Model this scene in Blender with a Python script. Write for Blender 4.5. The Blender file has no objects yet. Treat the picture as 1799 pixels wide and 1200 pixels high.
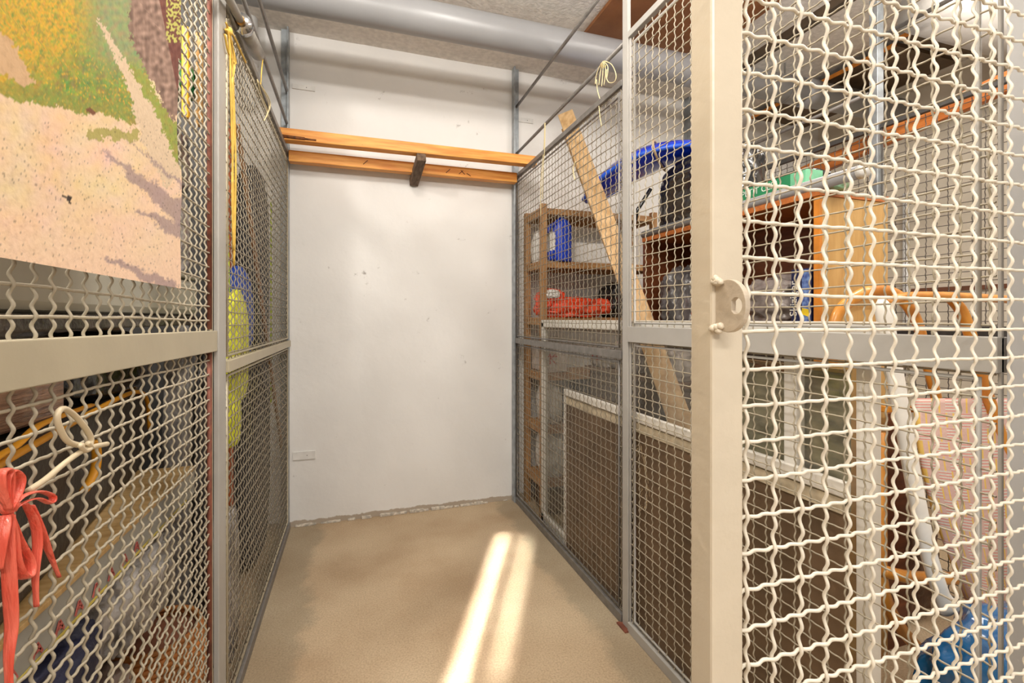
import bpy, bmesh, math, random
import numpy as np
from mathutils import Vector, Matrix, Quaternion, noise
R = random.Random(7)
SC = bpy.context.scene
COL = SC.collection
H = 1.12                                   # eye height
F, CX, HY = 836.0, 899.5, 560.0
TH = math.radians(18.18); SN, CS = math.sin(TH), math.cos(TH)

# ------------------------------------------------------------------ camera
cd = bpy.data.cameras.new('camera'); cam = bpy.data.objects.new('camera', cd); COL.objects.link(cam)
cam.location = (0, 0, H); cam.rotation_euler = (math.pi/2, 0, -TH)
cd.sensor_width = 36; cd.lens = F/1799*36; cd.shift_y = -(600-HY)/1799; cd.clip_start = 0.02
SC.camera = cam
# ------------------------------------------------------------------ world, lamps, exposure
SC.view_settings.view_transform = 'Standard'; SC.view_settings.look = 'None'
SC.view_settings.gamma = 1; SC.view_settings.use_curve_mapping = False
SC.view_settings.exposure = 0.08
w = bpy.data.worlds.new('world'); SC.world = w; w.use_nodes = True
w.node_tree.nodes['Background'].inputs[0].default_value = (1.0, .93, .84, 1)
w.node_tree.nodes['Background'].inputs[1].default_value = .55
def area(name, loc, target, sx, sy, power, col=(1, .95, .88), spread=180):
    l = bpy.data.lights.new(name, 'AREA'); l.shape = 'RECTANGLE'; l.size = sx; l.size_y = sy
    l.energy = power; l.color = col; l.spread = math.radians(spread)
    o = bpy.data.objects.new(name, l); COL.objects.link(o); o.location = loc
    d = Vector(target)-Vector(loc); o.rotation_euler = d.to_track_quat('-Z', 'Y').to_euler()
    return o
area('tube_lamp_corridor', (0.10, -1.45, 2.50), (0.35, 2.2, 1.1), 1.5, .15, 42)
area('tube_lamp_own_cage', (0.20, 1.15, 2.63), (0.24, 1.6, 0.3), .25, .8, 25)
area('tube_lamp_left_cage', (-1.05, 0.95, 2.60), (-.6, 1.5, .3), .12, .30, 24)
area('fill_left_front', (-1.0, .15, 2.5), (-.5, 1.1, .6), .6, .15, 15)  # added fill that lifts the dark lower left contents
area('tube_lamp_right_cage', (1.85, 1.0, 2.60), (1.6, 1.3, 0), .3, 1.2, 30)
area('tube_lamp_far_cage', (2.8, 0.4, 2.60), (2.8, 1.6, 0.6), .3, 1.2, 22)
area('ceiling_fill', (0.30, .75, 2.20), (0.30, .95, 3), .9, .15, 13)  # added upward fill to brighten the ceiling, no actual fitting
area('ceiling_fill_right', (1.75, .75, 2.20), (1.75, .95, 3), .9, .15, 14)  # same added fill for the ceiling over the right cage
area('floor_streak_lamp', (-.484, -.21, 2.22), (.50, 1.87, 0), .055, .74, .95, (1, .98, .95), 1.8)  # added narrow lamp that draws the floor streak, no known opening
area('floor_streak_lamp_narrow', (-.484+.10, -.21-.05, 2.20), (.62, 1.86, 0), .03, .66, .42, (1, .98, .95), 2.6)  # second added lamp, for the fainter strip of the streak

# ------------------------------------------------------------------ helpers
def ray(px, py):
    a = (px-CX)/F; return SN+CS*a, CS-SN*a, (HY-py)/F
def onx(px, py, x):
    r = ray(px, py); s = x/r[0]; return Vector((x, r[1]*s, H+r[2]*s))
def ony(px, py, y):
    r = ray(px, py); s = y/r[1]; return Vector((r[0]*s, y, H+r[2]*s))
def topix(x, y, z):
    d = x*SN+y*CS; return CX+F*(x*CS-y*SN)/d, HY-F*(z-H)/d

class MB:
    def __init__(s): s.v = []; s.f = []
    def add(s, vs, fs):
        n = len(s.v); s.v += [tuple(v) for v in vs]; s.f += [tuple(i+n for i in f) for f in fs]; return s
    def box(s, a, b, m=None):
        x0, y0, z0 = a; x1, y1, z1 = b
        vs = [Vector(p) for p in ((x0,y0,z0),(x1,y0,z0),(x1,y1,z0),(x0,y1,z0),(x0,y0,z1),(x1,y0,z1),(x1,y1,z1),(x0,y1,z1))]
        if m: vs = [m@v for v in vs]
        return s.add(vs, [(0,3,2,1),(4,5,6,7),(0,1,5,4),(1,2,6,5),(2,3,7,6),(3,0,4,7)])
    def bar(s, p, q, w, h, up=(0,0,1)):
        p, q = Vector(p), Vector(q); d = (q-p); L = d.length; d.normalize()
        sd = d.cross(Vector(up)).normalized(); u = sd.cross(d).normalized()
        vs = []
        for t in (p, q):
            for a, b in ((-1,-1),(1,-1),(1,1),(-1,1)): vs.append(t+sd*a*w/2+u*b*h/2)
        return s.add(vs, [(0,1,2,3),(7,6,5,4),(0,4,5,1),(1,5,6,2),(2,6,7,3),(3,7,4,0)])
    def tube(s, pts, r, k=8, r2=None, closed=False, flat=1.0):
        pts = [Vector(p) for p in pts]; n = len(pts); rings = []
        prev = None
        for i, p in enumerate(pts):
            if closed: d = pts[(i+1) % n]-pts[i-1]
            else: d = pts[min(i+1, n-1)]-pts[max(i-1, 0)]
            d.normalize()
            if prev is None:
                a = d.cross(Vector((0,0,1)) if abs(d.z) < .9 else Vector((0,1,0))).normalized()
            else: a = (prev-d*prev.dot(d)).normalized()
            prev = a; b = d.cross(a)
            rr = r if r2 is None else r+(r2-r)*i/(n-1)
            if callable(r): rr = r(i/(n-1))
            rings.append([p+(a*math.cos(t)*rr+b*math.sin(t)*rr*flat) for t in [2*math.pi*j/k for j in range(k)]])
        vs = [v for ring in rings for v in ring]; fs = []
        m = n if closed else n-1
        for i in range(m):
            for j in range(k):
                a, b = i*k+j, i*k+(j+1) % k; c, d = ((i+1) % n)*k+(j+1) % k, ((i+1) % n)*k+j
                fs.append((a, b, c, d))
        if not closed: fs += [tuple(range(k))[::-1], tuple((n-1)*k+j for j in range(k))]
        return s.add(vs, fs)
    def prism(s, poly, off):
        off = Vector(off); n = len(poly); vs = [Vector(p) for p in poly]; vs += [p+off for p in vs]
        return s.add(vs, [tuple(range(n))[::-1], tuple(range(n, 2*n))]+[(i, (i+1) % n, n+(i+1) % n, n+i) for i in range(n)])
    def lathe(s, prof, c, k=20, sx=1, sy=1):
        vs = [(c[0]+r*math.cos(2*math.pi*j/k)*sx, c[1]+r*math.sin(2*math.pi*j/k)*sy, c[2]+z) for r, z in prof for j in range(k)]
        fs = [(i*k+j, i*k+(j+1) % k, (i+1)*k+(j+1) % k, (i+1)*k+j) for i in range(len(prof)-1) for j in range(k)]
        fs += [tuple(range(k))[::-1], tuple((len(prof)-1)*k+j for j in range(k))]
        return s.add(vs, fs)
    def build(s, name, mat, parent=None, smooth=False, bevel=0, kind=None):
        me = bpy.data.meshes.new(name); me.from_pydata([tuple(v) for v in s.v], [], s.f); me.validate()
        bm = bmesh.new(); bm.from_mesh(me); bmesh.ops.recalc_face_normals(bm, faces=bm.faces); bm.to_mesh(me); bm.free()
        return link(name, me, mat, parent, smooth, bevel, kind)
def link(name, me, mat, parent=None, smooth=False, bevel=0, kind=None):
    o = bpy.data.objects.new(name, me); COL.objects.link(o)
    me.materials.append(mat)
    if smooth: me.polygons.foreach_set('use_smooth', [True]*len(me.polygons))
    if parent: o.parent = parent; o.matrix_parent_inverse = Matrix.Translation(parent.location).inverted()
    if bevel:
        b = o.modifiers.new('bevel', 'BEVEL'); b.width = bevel; b.segments = 2; b.limit_method = 'ANGLE'
    if kind: o['kind'] = kind
    return o
def tag(o, label, cat, group=None):
    o['label'] = label; o['category'] = cat
    if group: o['group'] = group
    return o
def thing(name, loc, label, cat, group=None):
    o = bpy.data.objects.new(name, None); COL.objects.link(o); o.location = loc; o.empty_display_size = .05
    return tag(o, label, cat, group)

# ------------------------------------------------------------------ materials
def srgb(r, g, b):
    f = lambda c: (c/255/12.92) if c/255 <= .04045 else ((c/255+.055)/1.055)**2.4
    return (f(r), f(g), f(b), 1)
MATS = {}
def mat(name, col, rough=.6, metal=0, var=.12, scale=18, bump=0, bscale=60, stretch=(1,1,1), col2=None, trans=0, alpha=1, coat=0, detail=5):
    if name in MATS: return MATS[name]
    m = bpy.data.materials.new(name); m.use_nodes = True; nt = m.node_tree; N = nt.nodes; L = nt.links
    b = N['Principled BSDF']; b.inputs['Roughness'].default_value = rough; b.inputs['Metallic'].default_value = metal
    b.inputs['Alpha'].default_value = alpha; b.inputs['Transmission Weight'].default_value = trans
    b.inputs['Coat Weight'].default_value = coat
    tc = N.new('ShaderNodeTexCoord'); mp = N.new('ShaderNodeMapping'); mp.inputs['Scale'].default_value = stretch
    L.new(tc.outputs['Object'], mp.inputs[0])
    nz = N.new('ShaderNodeTexNoise'); nz.inputs['Scale'].default_value = scale; nz.inputs['Detail'].default_value = detail
    L.new(mp.outputs[0], nz.inputs['Vector'])
    cr = N.new('ShaderNodeValToRGB'); c = srgb(*col); d = srgb(*col2) if col2 else tuple(x*(1-2*var) for x in c[:3])+(1,)
    e = c if col2 else tuple(min(1, x*(1+var)) for x in c[:3])+(1,)
    cr.color_ramp.elements[0].position = .35; cr.color_ramp.elements[1].position = .65
    cr.color_ramp.elements[0].color = d; cr.color_ramp.elements[1].color = e
    L.new(nz.outputs['Fac'], cr.inputs[0]); L.new(cr.outputs[0], b.inputs['Base Color'])
    if bump:
        n2 = N.new('ShaderNodeTexNoise'); n2.inputs['Scale'].default_value = bscale; n2.inputs['Detail'].default_value = 4
        L.new(mp.outputs[0], n2.inputs['Vector'])
        bp = N.new('ShaderNodeBump'); bp.inputs['Strength'].default_value = bump; bp.inputs['Distance'].default_value = .01
        L.new(n2.outputs['Fac'], bp.inputs['Height']); L.new(bp.outputs[0], b.inputs['Normal'])
    MATS[name] = m; return m
def wood(name, c1, c2, stretch=(1, 12, 12), scale=6, rough=.55):
    return mat(name, c1, rough, col2=c2, scale=scale, stretch=stretch, bump=.15, bscale=20)
PAINT = mat('cage_paint', (178, 168, 144), .42, var=.03, scale=9, bump=.05, bscale=40)
POSTP = mat('post_paint', (172, 169, 164), .42, var=.04, scale=7, bump=.05, bscale=30)
DOORP = mat('door_paint_lit', (212, 200, 180), .34, var=.03, scale=8, bump=.12, bscale=45)  # cage paint lightened: brightness of the lit door put into the colour
WIRE = mat('wire_paint', (172, 162, 142), .45, var=.04, scale=30)
WIRE2 = mat('wire_paint_shaded', (138, 128, 110), .5, var=.05, scale=30)  # wire paint darkened to carry the shade on the back panels
DWIRE = mat('door_wire_paint_lit', (228, 220, 204), .36, var=.03, scale=30)  # wire paint whitened to carry light falling on the door
RUST = mat('rusty_primer', (120, 66, 48), .7, var=.2, scale=40)
GALV = mat('galvanised_steel', (160, 166, 170), .45, .5, var=.12, scale=25)
STEEL = mat('grey_steel', (128, 124, 120), .45, .3, var=.1, scale=30)
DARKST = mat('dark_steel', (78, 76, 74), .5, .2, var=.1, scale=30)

# ------------------------------------------------------------------ room shell
XL, XR, YB, YF, ZC = -1.75, 3.45, 2.8, -1.6, 2.658
def wallmat():
    m = mat('white_wall_paint', (226, 224, 221), .72, var=.02, scale=3, bump=.25, bscale=14)
    nt = m.node_tree; N = nt.nodes; L = nt.links; b = N['Principled BSDF']; base = b.inputs['Base Color'].links[0].from_socket
    tc = N['Texture Coordinate']
    n = N.new('ShaderNodeTexNoise'); n.inputs['Scale'].default_value = 9; n.inputs['Detail'].default_value = 12; n.inputs['Roughness'].default_value = .75
    L.new(tc.outputs['Object'], n.inputs['Vector'])
    r = N.new('ShaderNodeValToRGB'); r.color_ramp.elements[0].position = .27; r.color_ramp.elements[1].position = .36
    r.color_ramp.elements[0].color = srgb(120, 108, 96); r.color_ramp.elements[1].color = (1, 1, 1, 1)
    L.new(n.outputs['Fac'], r.inputs[0])
    # damp and grime near the foot of the wall
    sep = N.new('ShaderNodeSeparateXYZ'); L.new(tc.outputs['Object'], sep.inputs[0])
    ad = N.new('ShaderNodeMath'); ad.operation = 'MULTIPLY_ADD'; L.new(n.outputs['Fac'], ad.inputs[0]); ad.inputs[1].default_value = -.055; L.new(sep.outputs['Z'], ad.inputs[2])
    r2 = N.new('ShaderNodeValToRGB'); r2.color_ramp.elements[0].position = -.0; r2.color_ramp.elements[0].color = srgb(176, 156, 130)
    r2.color_ramp.elements[1].position = .004; r2.color_ramp.elements[1].color = (1, 1, 1, 1)
    L.new(ad.outputs[0], r2.inputs[0])
    m1 = N.new('ShaderNodeMixRGB'); m1.blend_type = 'MULTIPLY'; m1.inputs[0].default_value = .75; L.new(base, m1.inputs[1]); L.new(r.outputs[0], m1.inputs[2])
    m2 = N.new('ShaderNodeMixRGB'); m2.blend_type = 'MULTIPLY'; m2.inputs[0].default_value = .8; L.new(m1.outputs[0], m2.inputs[1]); L.new(r2.outputs[0], m2.inputs[2])
    L.new(m2.outputs[0], b.inputs['Base Color']); return m
def floormat():
    m = mat('concrete_floor', (208, 186, 155), .75, var=.05, scale=1.9, bump=.2, bscale=120, detail=9, col2=(180, 154, 122))
    nt = m.node_tree; N = nt.nodes; L = nt.links; b = N['Principled BSDF']; base = b.inputs['Base Color'].links[0].from_socket
    tc = N['Texture Coordinate']
    n = N.new('ShaderNodeTexNoise'); n.inputs['Scale'].default_value = 170; n.inputs['Detail'].default_value = 3
    L.new(tc.outputs['Object'], n.inputs['Vector'])
    r = N.new('ShaderNodeValToRGB'); r.color_ramp.elements[0].position = .3; r.color_ramp.elements[1].position = .62
    r.color_ramp.elements[0].color = (.52, .50, .48, 1); r.color_ramp.elements[1].color = (1, 1, 1, 1); L.new(n.outputs['Fac'], r.inputs[0])
    n3 = N.new('ShaderNodeTexNoise'); n3.inputs['Scale'].default_value = 3.5; n3.inputs['Detail'].default_value = 10; n3.inputs['Roughness'].default_value = .7
    L.new(tc.outputs['Object'], n3.inputs['Vector'])
    sep = N.new('ShaderNodeSeparateXYZ'); L.new(tc.outputs['Object'], sep.inputs[0])
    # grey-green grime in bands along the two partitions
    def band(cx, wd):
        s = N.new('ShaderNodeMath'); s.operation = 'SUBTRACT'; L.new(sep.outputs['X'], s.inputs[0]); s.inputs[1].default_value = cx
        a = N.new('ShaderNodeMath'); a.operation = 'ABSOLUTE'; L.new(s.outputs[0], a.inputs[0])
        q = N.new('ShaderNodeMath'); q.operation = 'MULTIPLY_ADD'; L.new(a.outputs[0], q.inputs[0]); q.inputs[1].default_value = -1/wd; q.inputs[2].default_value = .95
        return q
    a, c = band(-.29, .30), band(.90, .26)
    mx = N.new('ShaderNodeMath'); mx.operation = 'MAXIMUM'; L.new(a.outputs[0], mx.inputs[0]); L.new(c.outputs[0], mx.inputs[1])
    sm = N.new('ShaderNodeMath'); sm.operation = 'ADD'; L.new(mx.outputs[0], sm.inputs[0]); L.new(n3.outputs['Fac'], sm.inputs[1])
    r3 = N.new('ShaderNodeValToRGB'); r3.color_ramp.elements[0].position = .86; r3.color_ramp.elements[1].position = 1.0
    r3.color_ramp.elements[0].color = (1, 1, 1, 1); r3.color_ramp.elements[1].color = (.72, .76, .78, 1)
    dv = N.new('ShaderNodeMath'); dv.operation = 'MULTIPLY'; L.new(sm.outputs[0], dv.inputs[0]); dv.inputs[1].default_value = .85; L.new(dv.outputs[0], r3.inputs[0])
    m1 = N.new('ShaderNodeMixRGB'); m1.blend_type = 'MULTIPLY'; m1.inputs[0].default_value = .55; L.new(base, m1.inputs[1]); L.new(r.outputs[0], m1.inputs[2])
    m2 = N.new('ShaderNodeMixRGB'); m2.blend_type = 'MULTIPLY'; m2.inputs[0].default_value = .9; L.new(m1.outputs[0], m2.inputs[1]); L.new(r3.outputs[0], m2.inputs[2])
    L.new(m2.outputs[0], b.inputs['Base Color']); return m
WALL = wallmat()
CREAM = mat('cream_wall_paint', (224, 214, 196), .75, var=.03, scale=3, bump=.1)
MB().box((XL, YF, -.1), (XR, YB+.1, 0)).build('floor', floormat(), kind='structure')
MB().box((XL, YF, ZC), (XR, YB+.1, ZC+.1)).build('ceiling', mat('ceiling_plaster', (232, 228, 222), .9, var=.06, scale=40, bump=.5, bscale=70), kind='structure')
# back wall as a slightly uneven plastered surface
def backwall():
    nx, nz = 130, 70; vs = []; fs = []
    for j in range(nz+1):
        for i in range(nx+1):
            x = XL+(XR-XL)*i/nx; z = ZC*j/nz
            vs.append((x, YB+.006*noise.noise(Vector((x*1.7, z*1.7, 3)))+.002*noise.noise(Vector((x*9, z*9, 1))), z))
    for j in range(nz):
        for i in range(nx): a = j*(nx+1)+i; fs.append((a, a+1, a+nx+2, a+nx+1))
    m = MB(); m.add(vs, fs); m.box((XL, YB+.02, 0), (XR, YB+.1, ZC)); return m
backwall().build('wall_back', WALL, smooth=True, kind='structure')
MB().box((XL-.1, YF, 0), (XL, YB+.1, ZC)).build('wall_left', CREAM, kind='structure')
MB().box((XR, YF, 0), (XR+.1, YB+.1, ZC)).build('wall_right', CREAM, kind='structure')
MB().box((XR-.015, .4, 1.29), (XR, 2.79, 1.315)).build('trim_1', mat('brown_trim', (120, 76, 54), .5), kind='structure')
# crumbs of plaster where the wall meets the floor
cr = MB()
for i in range(46):
    x = R.uniform(-.32, .9); r = R.uniform(.004, .014)
    cr.box((x-r*2, YB-.006-r*.8, 0), (x+r*2, YB+.01, r*1.1), None)
o = cr.build('plaster_crumbs', mat('plaster_crumb', (205, 196, 182), .9, var=.2, scale=60), bevel=.002, kind='stuff')
tag(o, 'crumbs of broken plaster and dust along the foot of the white back wall', 'debris')

# ------------------------------------------------------------------ crimped wire mesh
def wires(plane, c, u0, u1, v0, v1, pu, pv, phu, phv, r=.002, amp=.0022, ah=.0010, sub=6, k=4, shear=0, jit=.0012):
    """plane 'x': u is world y; plane 'y': u is world x. v is world z. returns one mesh"""
    V = []; Fc = []; n0 = 0
    us = np.arange(math.ceil((u0-phu)/pu), math.floor((u1-phu)/pu)+1)
    vs = np.arange(math.ceil((v0-phv)/pv), math.floor((v1-phv)/pv)+1)
    ang = np.arange(k)*2*np.pi/k+np.pi/4
    def sweep(i, fixed, a0, a1, p, ph, vertical, flip):
        nonlocal n0
        n = max(3, int((a1-a0)/p*sub)); s = np.linspace(a0, a1, n)
        q = (s-ph)/p
        off = (amp if vertical else ah)*flip*((-1.0)**int(i))*np.cos(3*np.pi*q)
        lat = jit*np.sin(q*.37+int(i)*1.7)+jit*.5*np.sin(q*1.1+int(i)*.9)
        A = np.zeros((n, k, 3))
        cn = np.cos(ang)*r; ct = np.sin(ang)*r
        nrm = off[:, None]+cn[None, :]+c
        inp = (fixed+lat)[:, None]+ct[None, :]
        along = np.repeat(s[:, None], k, 1)
        if vertical: uu, vv = inp, along
        else: uu, vv = along, inp
        vv = vv+shear*(uu-u0)
        if plane == 'x': A[..., 0], A[..., 1], A[..., 2] = nrm, uu, vv
        else: A[..., 0], A[..., 1], A[..., 2] = uu, nrm, vv
        V.append(A.reshape(-1, 3))
        ii, jj = np.meshgrid(np.arange(n-1), np.arange(k), indexing='ij'); j2 = (jj+1) % k
        f = np.stack([ii*k+jj, ii*k+j2, (ii+1)*k+j2, (ii+1)*k+jj], -1).reshape(-1, 4)+n0
        Fc.append(f); n0 += n*k
    for i in us: sweep(i, phu+i*pu, v0, v1, pv, phv, True, 1)
    for j in vs: sweep(j, phv+j*pv, u0, u1, pu, phu, False, -1)
    V = np.concatenate(V); Fc = np.concatenate(Fc)
    me = bpy.data.meshes.new('wire_mesh')
    me.vertices.add(len(V)); me.vertices.foreach_set('co', V.ravel())
    me.loops.add(len(Fc)*4); me.loops.foreach_set('vertex_index', Fc.ravel().astype(np.int32))
    me.polygons.add(len(Fc)); me.polygons.foreach_set('loop_start', np.arange(0, len(Fc)*4, 4, dtype=np.int32))
    me.polygons.foreach_set('loop_total', np.full(len(Fc), 4, dtype=np.int32))
    me.update(calc_edges=True); me.validate()
    return me

def xpanel(x, y0, y1, zt, rail, label, phy, phz, py=.0385, pz=.0378, wmat=WIRE, pmat=PAINT, sub=6, k=4, shear=0, rust=False, side=-1, fmat=None, wr=.0018, zb=.0, rod=True):
    """mesh partition panel lying in the plane x, railed all round, with one middle rail (rail = z0, z1)"""
    t = thing('mesh_panel', (x, (y0+y1)/2, zb), label, 'partition')
    sh = lambda y: shear*(y-y0)
    fr = MB()
    fr.box((x-.010, y0, zt-.024), (x+.010, y1, zt)); fr.box((x-.012, y0, zb), (x+.012, y1, zb+.035))
    fr.box((x-.004, y0, zb), (x+.004, y0+.005, zt)); fr.box((x-.004, y1-.005, zb), (x+.004, y1, zt))
    fr.build('frame', fmat or pmat, t, bevel=.002)
    mr = MB(); z0, z1 = rail; d = .014
    xs = x-d, x+d
    vs = [(xx, yy, zz+sh(yy)) for xx in xs for yy in (y0, y1) for zz in (z0, z1)]
    mr.add(vs, [(0,1,3,2),(4,6,7,5),(0,4,5,1),(2,3,7,6),(0,2,6,4),(1,5,7,3)])
    mr.build('middle_rail', pmat, t, bevel=.0015)
    if rod:
        rd = MB()
        for a, b in ((zb+.05, z0-.012), (z1+.012, zt-.05)):
            b2 = b; rr = .005; e = .03
            pts = [(x, y0+e, a), (x, y1-e, a), (x, y1-e, b2), (x, y0+e, b2)]
            if rust: rd.tube([(x, y1-.016, a-.02), (x, y1-.016, b2+.02)], .006, 6)
            else: rd.tube(pts, rr, 6, closed=True)
        rd.build('border_rod', RUST if rust else pmat, t, smooth=True)
    for nm, (a, b) in (('lower', (zb+.03, z0)), ('upper', (z1, zt-.03))):
        me = wires('x', x, y0+.008, y1-.008, a, b, py, pz, phy, phz, r=wr, sub=sub, k=k, shear=shear)
        link('wire_mesh', me, wmat, t, smooth=True)
    return t
# left side of our cage
LB, RB, RX = -.342, .936, 2.21
xpanel(-.352, .28, 1.400, 2.15, (H-.0715, H-.0187), 'long beige wire mesh panel beside the landscape print, nearest on the left', 1.859*.352, H+.0412, py=.0366, pz=.0337, sub=12, k=7, shear=-.0107, rust=True, wr=.0021)
xpanel(LB, 1.474, 2.775, 2.0, (H-.147, H-.115), 'wire mesh panel on the left between the grey post and the white wall', 1.49, H-.02, sub=6, k=5, wmat=WIRE2, fmat=STEEL)  # dark frame colour holds the shade of rails seen from below
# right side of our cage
xpanel(RB, 1.535, 2.775, 2.0, (H-.148, H-.118), 'wire mesh panel on the right in front of the shelf rack', 1.55, H-.02, pmat=STEEL, wmat=WIRE2)  # steel colour here puts the top rail's underside shade into the paint
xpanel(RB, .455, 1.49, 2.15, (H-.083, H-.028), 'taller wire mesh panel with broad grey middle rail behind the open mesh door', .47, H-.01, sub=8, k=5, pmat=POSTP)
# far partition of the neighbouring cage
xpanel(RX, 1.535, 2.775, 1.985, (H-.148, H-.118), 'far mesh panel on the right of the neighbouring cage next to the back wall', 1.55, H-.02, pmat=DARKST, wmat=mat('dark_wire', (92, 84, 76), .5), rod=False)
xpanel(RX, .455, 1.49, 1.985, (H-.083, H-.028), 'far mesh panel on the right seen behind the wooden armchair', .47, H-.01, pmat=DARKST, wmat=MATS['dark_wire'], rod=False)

def post(a, b, label, m=POSTP, bevel=.002):
    return tag(MB().box(a, b).build('steel_post', m, bevel=bevel), label, 'post')
post((-.348, 1.402, 0), (-.335, 1.472, ZC), 'square grey post on the left where two mesh panels meet', POSTP)
post((.928, 1.494, 0), (.941, 1.53, ZC), 'slim grey post in the middle of the right-hand mesh side, running to the ceiling')
post((.934, .400, 0), (.975, .450, ZC), 'grey post at the right edge that the open mesh door hangs on', mat('pale_grey_paint', (186, 187, 190), .5, var=.04, scale=4))
post((RX-.02, 1.494, 0), (RX+.02, 1.53, ZC), 'far grey post behind the wooden cabinet', GALV)
post((RX-.02, .41, 0), (RX+.02, .45, ZC), 'far grey front post of the neighbouring cage', GALV)
# angle-iron posts on the wall
def angle(x, label, s=1):
    m = MB(); m.box((x-.020*s, 2.778, 0), (x+.020*s, 2.792, ZC)); m.box((x+.012*s, 2.745, 0), (x+.020*s, 2.778, ZC))
    return tag(m.build('angle_post', GALV, bevel=.001), label, 'post')
angle(-.356, 'galvanised angle post on the white wall at the left corner of the cage', 1)
angle(.936, 'galvanised angle post on the white wall at the right corner of the cage', -1)
angle(RX, 'galvanised angle post on the white wall behind the blue hull', -1)
# bracing rods above the panels
def rod(x, z, y0, y1, label, r=.008):
    return tag(MB().tube([(x, y0, z), (x, y1, z)], r, 8).build('steel_rod', STEEL, smooth=True), label, 'rod')
rod(-.345, H+1.030, 1.463, 2.776, 'thin steel rod above the left mesh panel, the lower of two')
rod(-.345, H+1.200, 1.463, 2.776, 'thin steel rod above the left mesh panel, the upper of two')
rod(.941, H+1.016, 1.531, 2.776, 'thin steel rod with twine tied round it above the right mesh panel')
rod(.941, H+1.305, 1.531, 2.776, 'upper thin steel rod on the right, higher than the one with twine')
rod(RX, H+1.02, 1.531, 2.776, 'lower steel rod above the far right mesh panel', .009)
rod(RX, H+1.25, .451, 1.493, 'upper steel rod above the far right front panel', .009)
# base plates
for y, x, lab in ((1.435, -.356, 'grey bolted foot plate under the left post'), (1.512, .945, 'small rusty foot plate under the middle post on the right')):
    tag(MB().box((x-.035, y-.03, 0), (x+.035, y+.03, .006)).build('foot_plate', RUST if x > 0 else POSTP, bevel=.001), lab, 'plate')

# ------------------------------------------------------------------ mesh door of the neighbouring cage, standing in front
DY = .400
dt = thing('mesh_door', (.63, DY+.017, .06), 'cream mesh door with broad stile and round lock lug, nearest on the right', 'door')
MB().box((.3475, DY, .06), (.388, DY+.0335, 2.12)).build('lock_stile', DOORP, dt, bevel=.003)
MB().box((.905, DY, .06), (.928, DY+.015, 2.12)).build('hinge_stile', DOORP, dt, bevel=.003)
MB().box((.388, DY, 2.08), (.905, DY+.0335, 2.12)).build('top_rail', DOORP, dt, bevel=.002)
MB().box((.388, DY, .06), (.905, DY+.0335, .10)).build('bottom_rail', DOORP, dt, bevel=.002)
me = wires('y', DY+.006, .386, .907, .09, 2.09, .0377, .0397, .398, H-.0138, r=.0020, amp=.0023, ah=.0018, sub=14, k=8, jit=.001)
link('wire_mesh', me, DWIRE, dt, smooth=True)
def lug():
    zc = H+.0128; yc, xh = DY-.0165, .352; out = []
    for i in range(25):
        t = math.pi/2+math.pi*i/24; out.append((yc+.001+.0255*math.cos(t)*.95, zc+.0265*math.sin(t)))
    out = [(DY+.003, zc+.0235)]+out+[(DY+.003, zc-.0235)]
    hy, hz, hr = DY-.0275, zc+.000, .0075
    n = len(out); m = len(out); hole = []
    for (y, z) in out:
        a = math.atan2(z-hz, y-hy); hole.append((hy+hr*math.cos(a), hz+hr*1.05*math.sin(a)))
    vs = []; fs = []
    for x in (xh, xh+.006):
        vs += [(x, y, z) for y, z in out]+[(x, y, z) for y, z in hole]
    for i in range(n):
        j = (i+1) % n
        fs += [(i, j, n+j, n+i), (2*n+j, 2*n+i, 3*n+i, 3*n+j), (i, 2*n+i, 2*n+j, j), (n+i, n+j, 3*n+j, 3*n+i)]
    b = MB(); b.add(vs, fs); return b
lg = lug().build('lock_lug', mat('lug_paint', (198, 184, 165), .5, var=.06, scale=60, bump=.2), dt, bevel=.0006)
wl = MB()
for z in (H+.036, H-.012):
    for i in range(7):
        wl.lathe([(.0005, 0), (.0035, .0012), (.0042, .003), (.003, .006), (.0006, .0075)], (.3495+R.uniform(-.002, .002), DY-.001-i*.0012, z+R.uniform(-.004, .002)), 8)
wl.build('weld_bead', DOORP, lg, smooth=True)

# ------------------------------------------------------------------ ceiling pipe and things overhead
py_, pz_, pr_ = 2.205, H+1.38, .0768
p = thing('drain_pipe', (.8, py_, pz_), 'large grey pipe crossing under the ceiling from side to side', 'pipe')
MB().tube([(XL, py_, pz_), (XR, py_, pz_)], pr_, 40).build('pipe_body', mat('grey_pvc', (148, 148, 150), .33, var=.03, scale=5), p, smooth=True)
for x in (1.78, 2.62): MB().tube([(x-.05, py_, pz_), (x+.05, py_, pz_)], pr_+.006, 40).build('coupling', MATS['grey_pvc'], p, smooth=True)
for x in (-.9, 2.45):
    hg = MB(); hg.tube([(x, py_, pz_+pr_), (x, py_, ZC)], .005, 6); hg.tube([(x-.012, py_, pz_), (x+.012, py_, pz_)], pr_+.003, 30)
    hg.build('hanger', STEEL, p)
# nearer insulated duct at the upper right
dct = MB().tube([(2.30, 1.36, H+1.345), (XR, 1.36, H+1.345)], .125, 40)
tag(dct.build('duct', mat('pale_duct', (186, 182, 176), .5, var=.04, scale=5, bump=.1), smooth=True), 'thick pale duct under the ceiling at the top right, behind the mesh door', 'duct')
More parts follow.
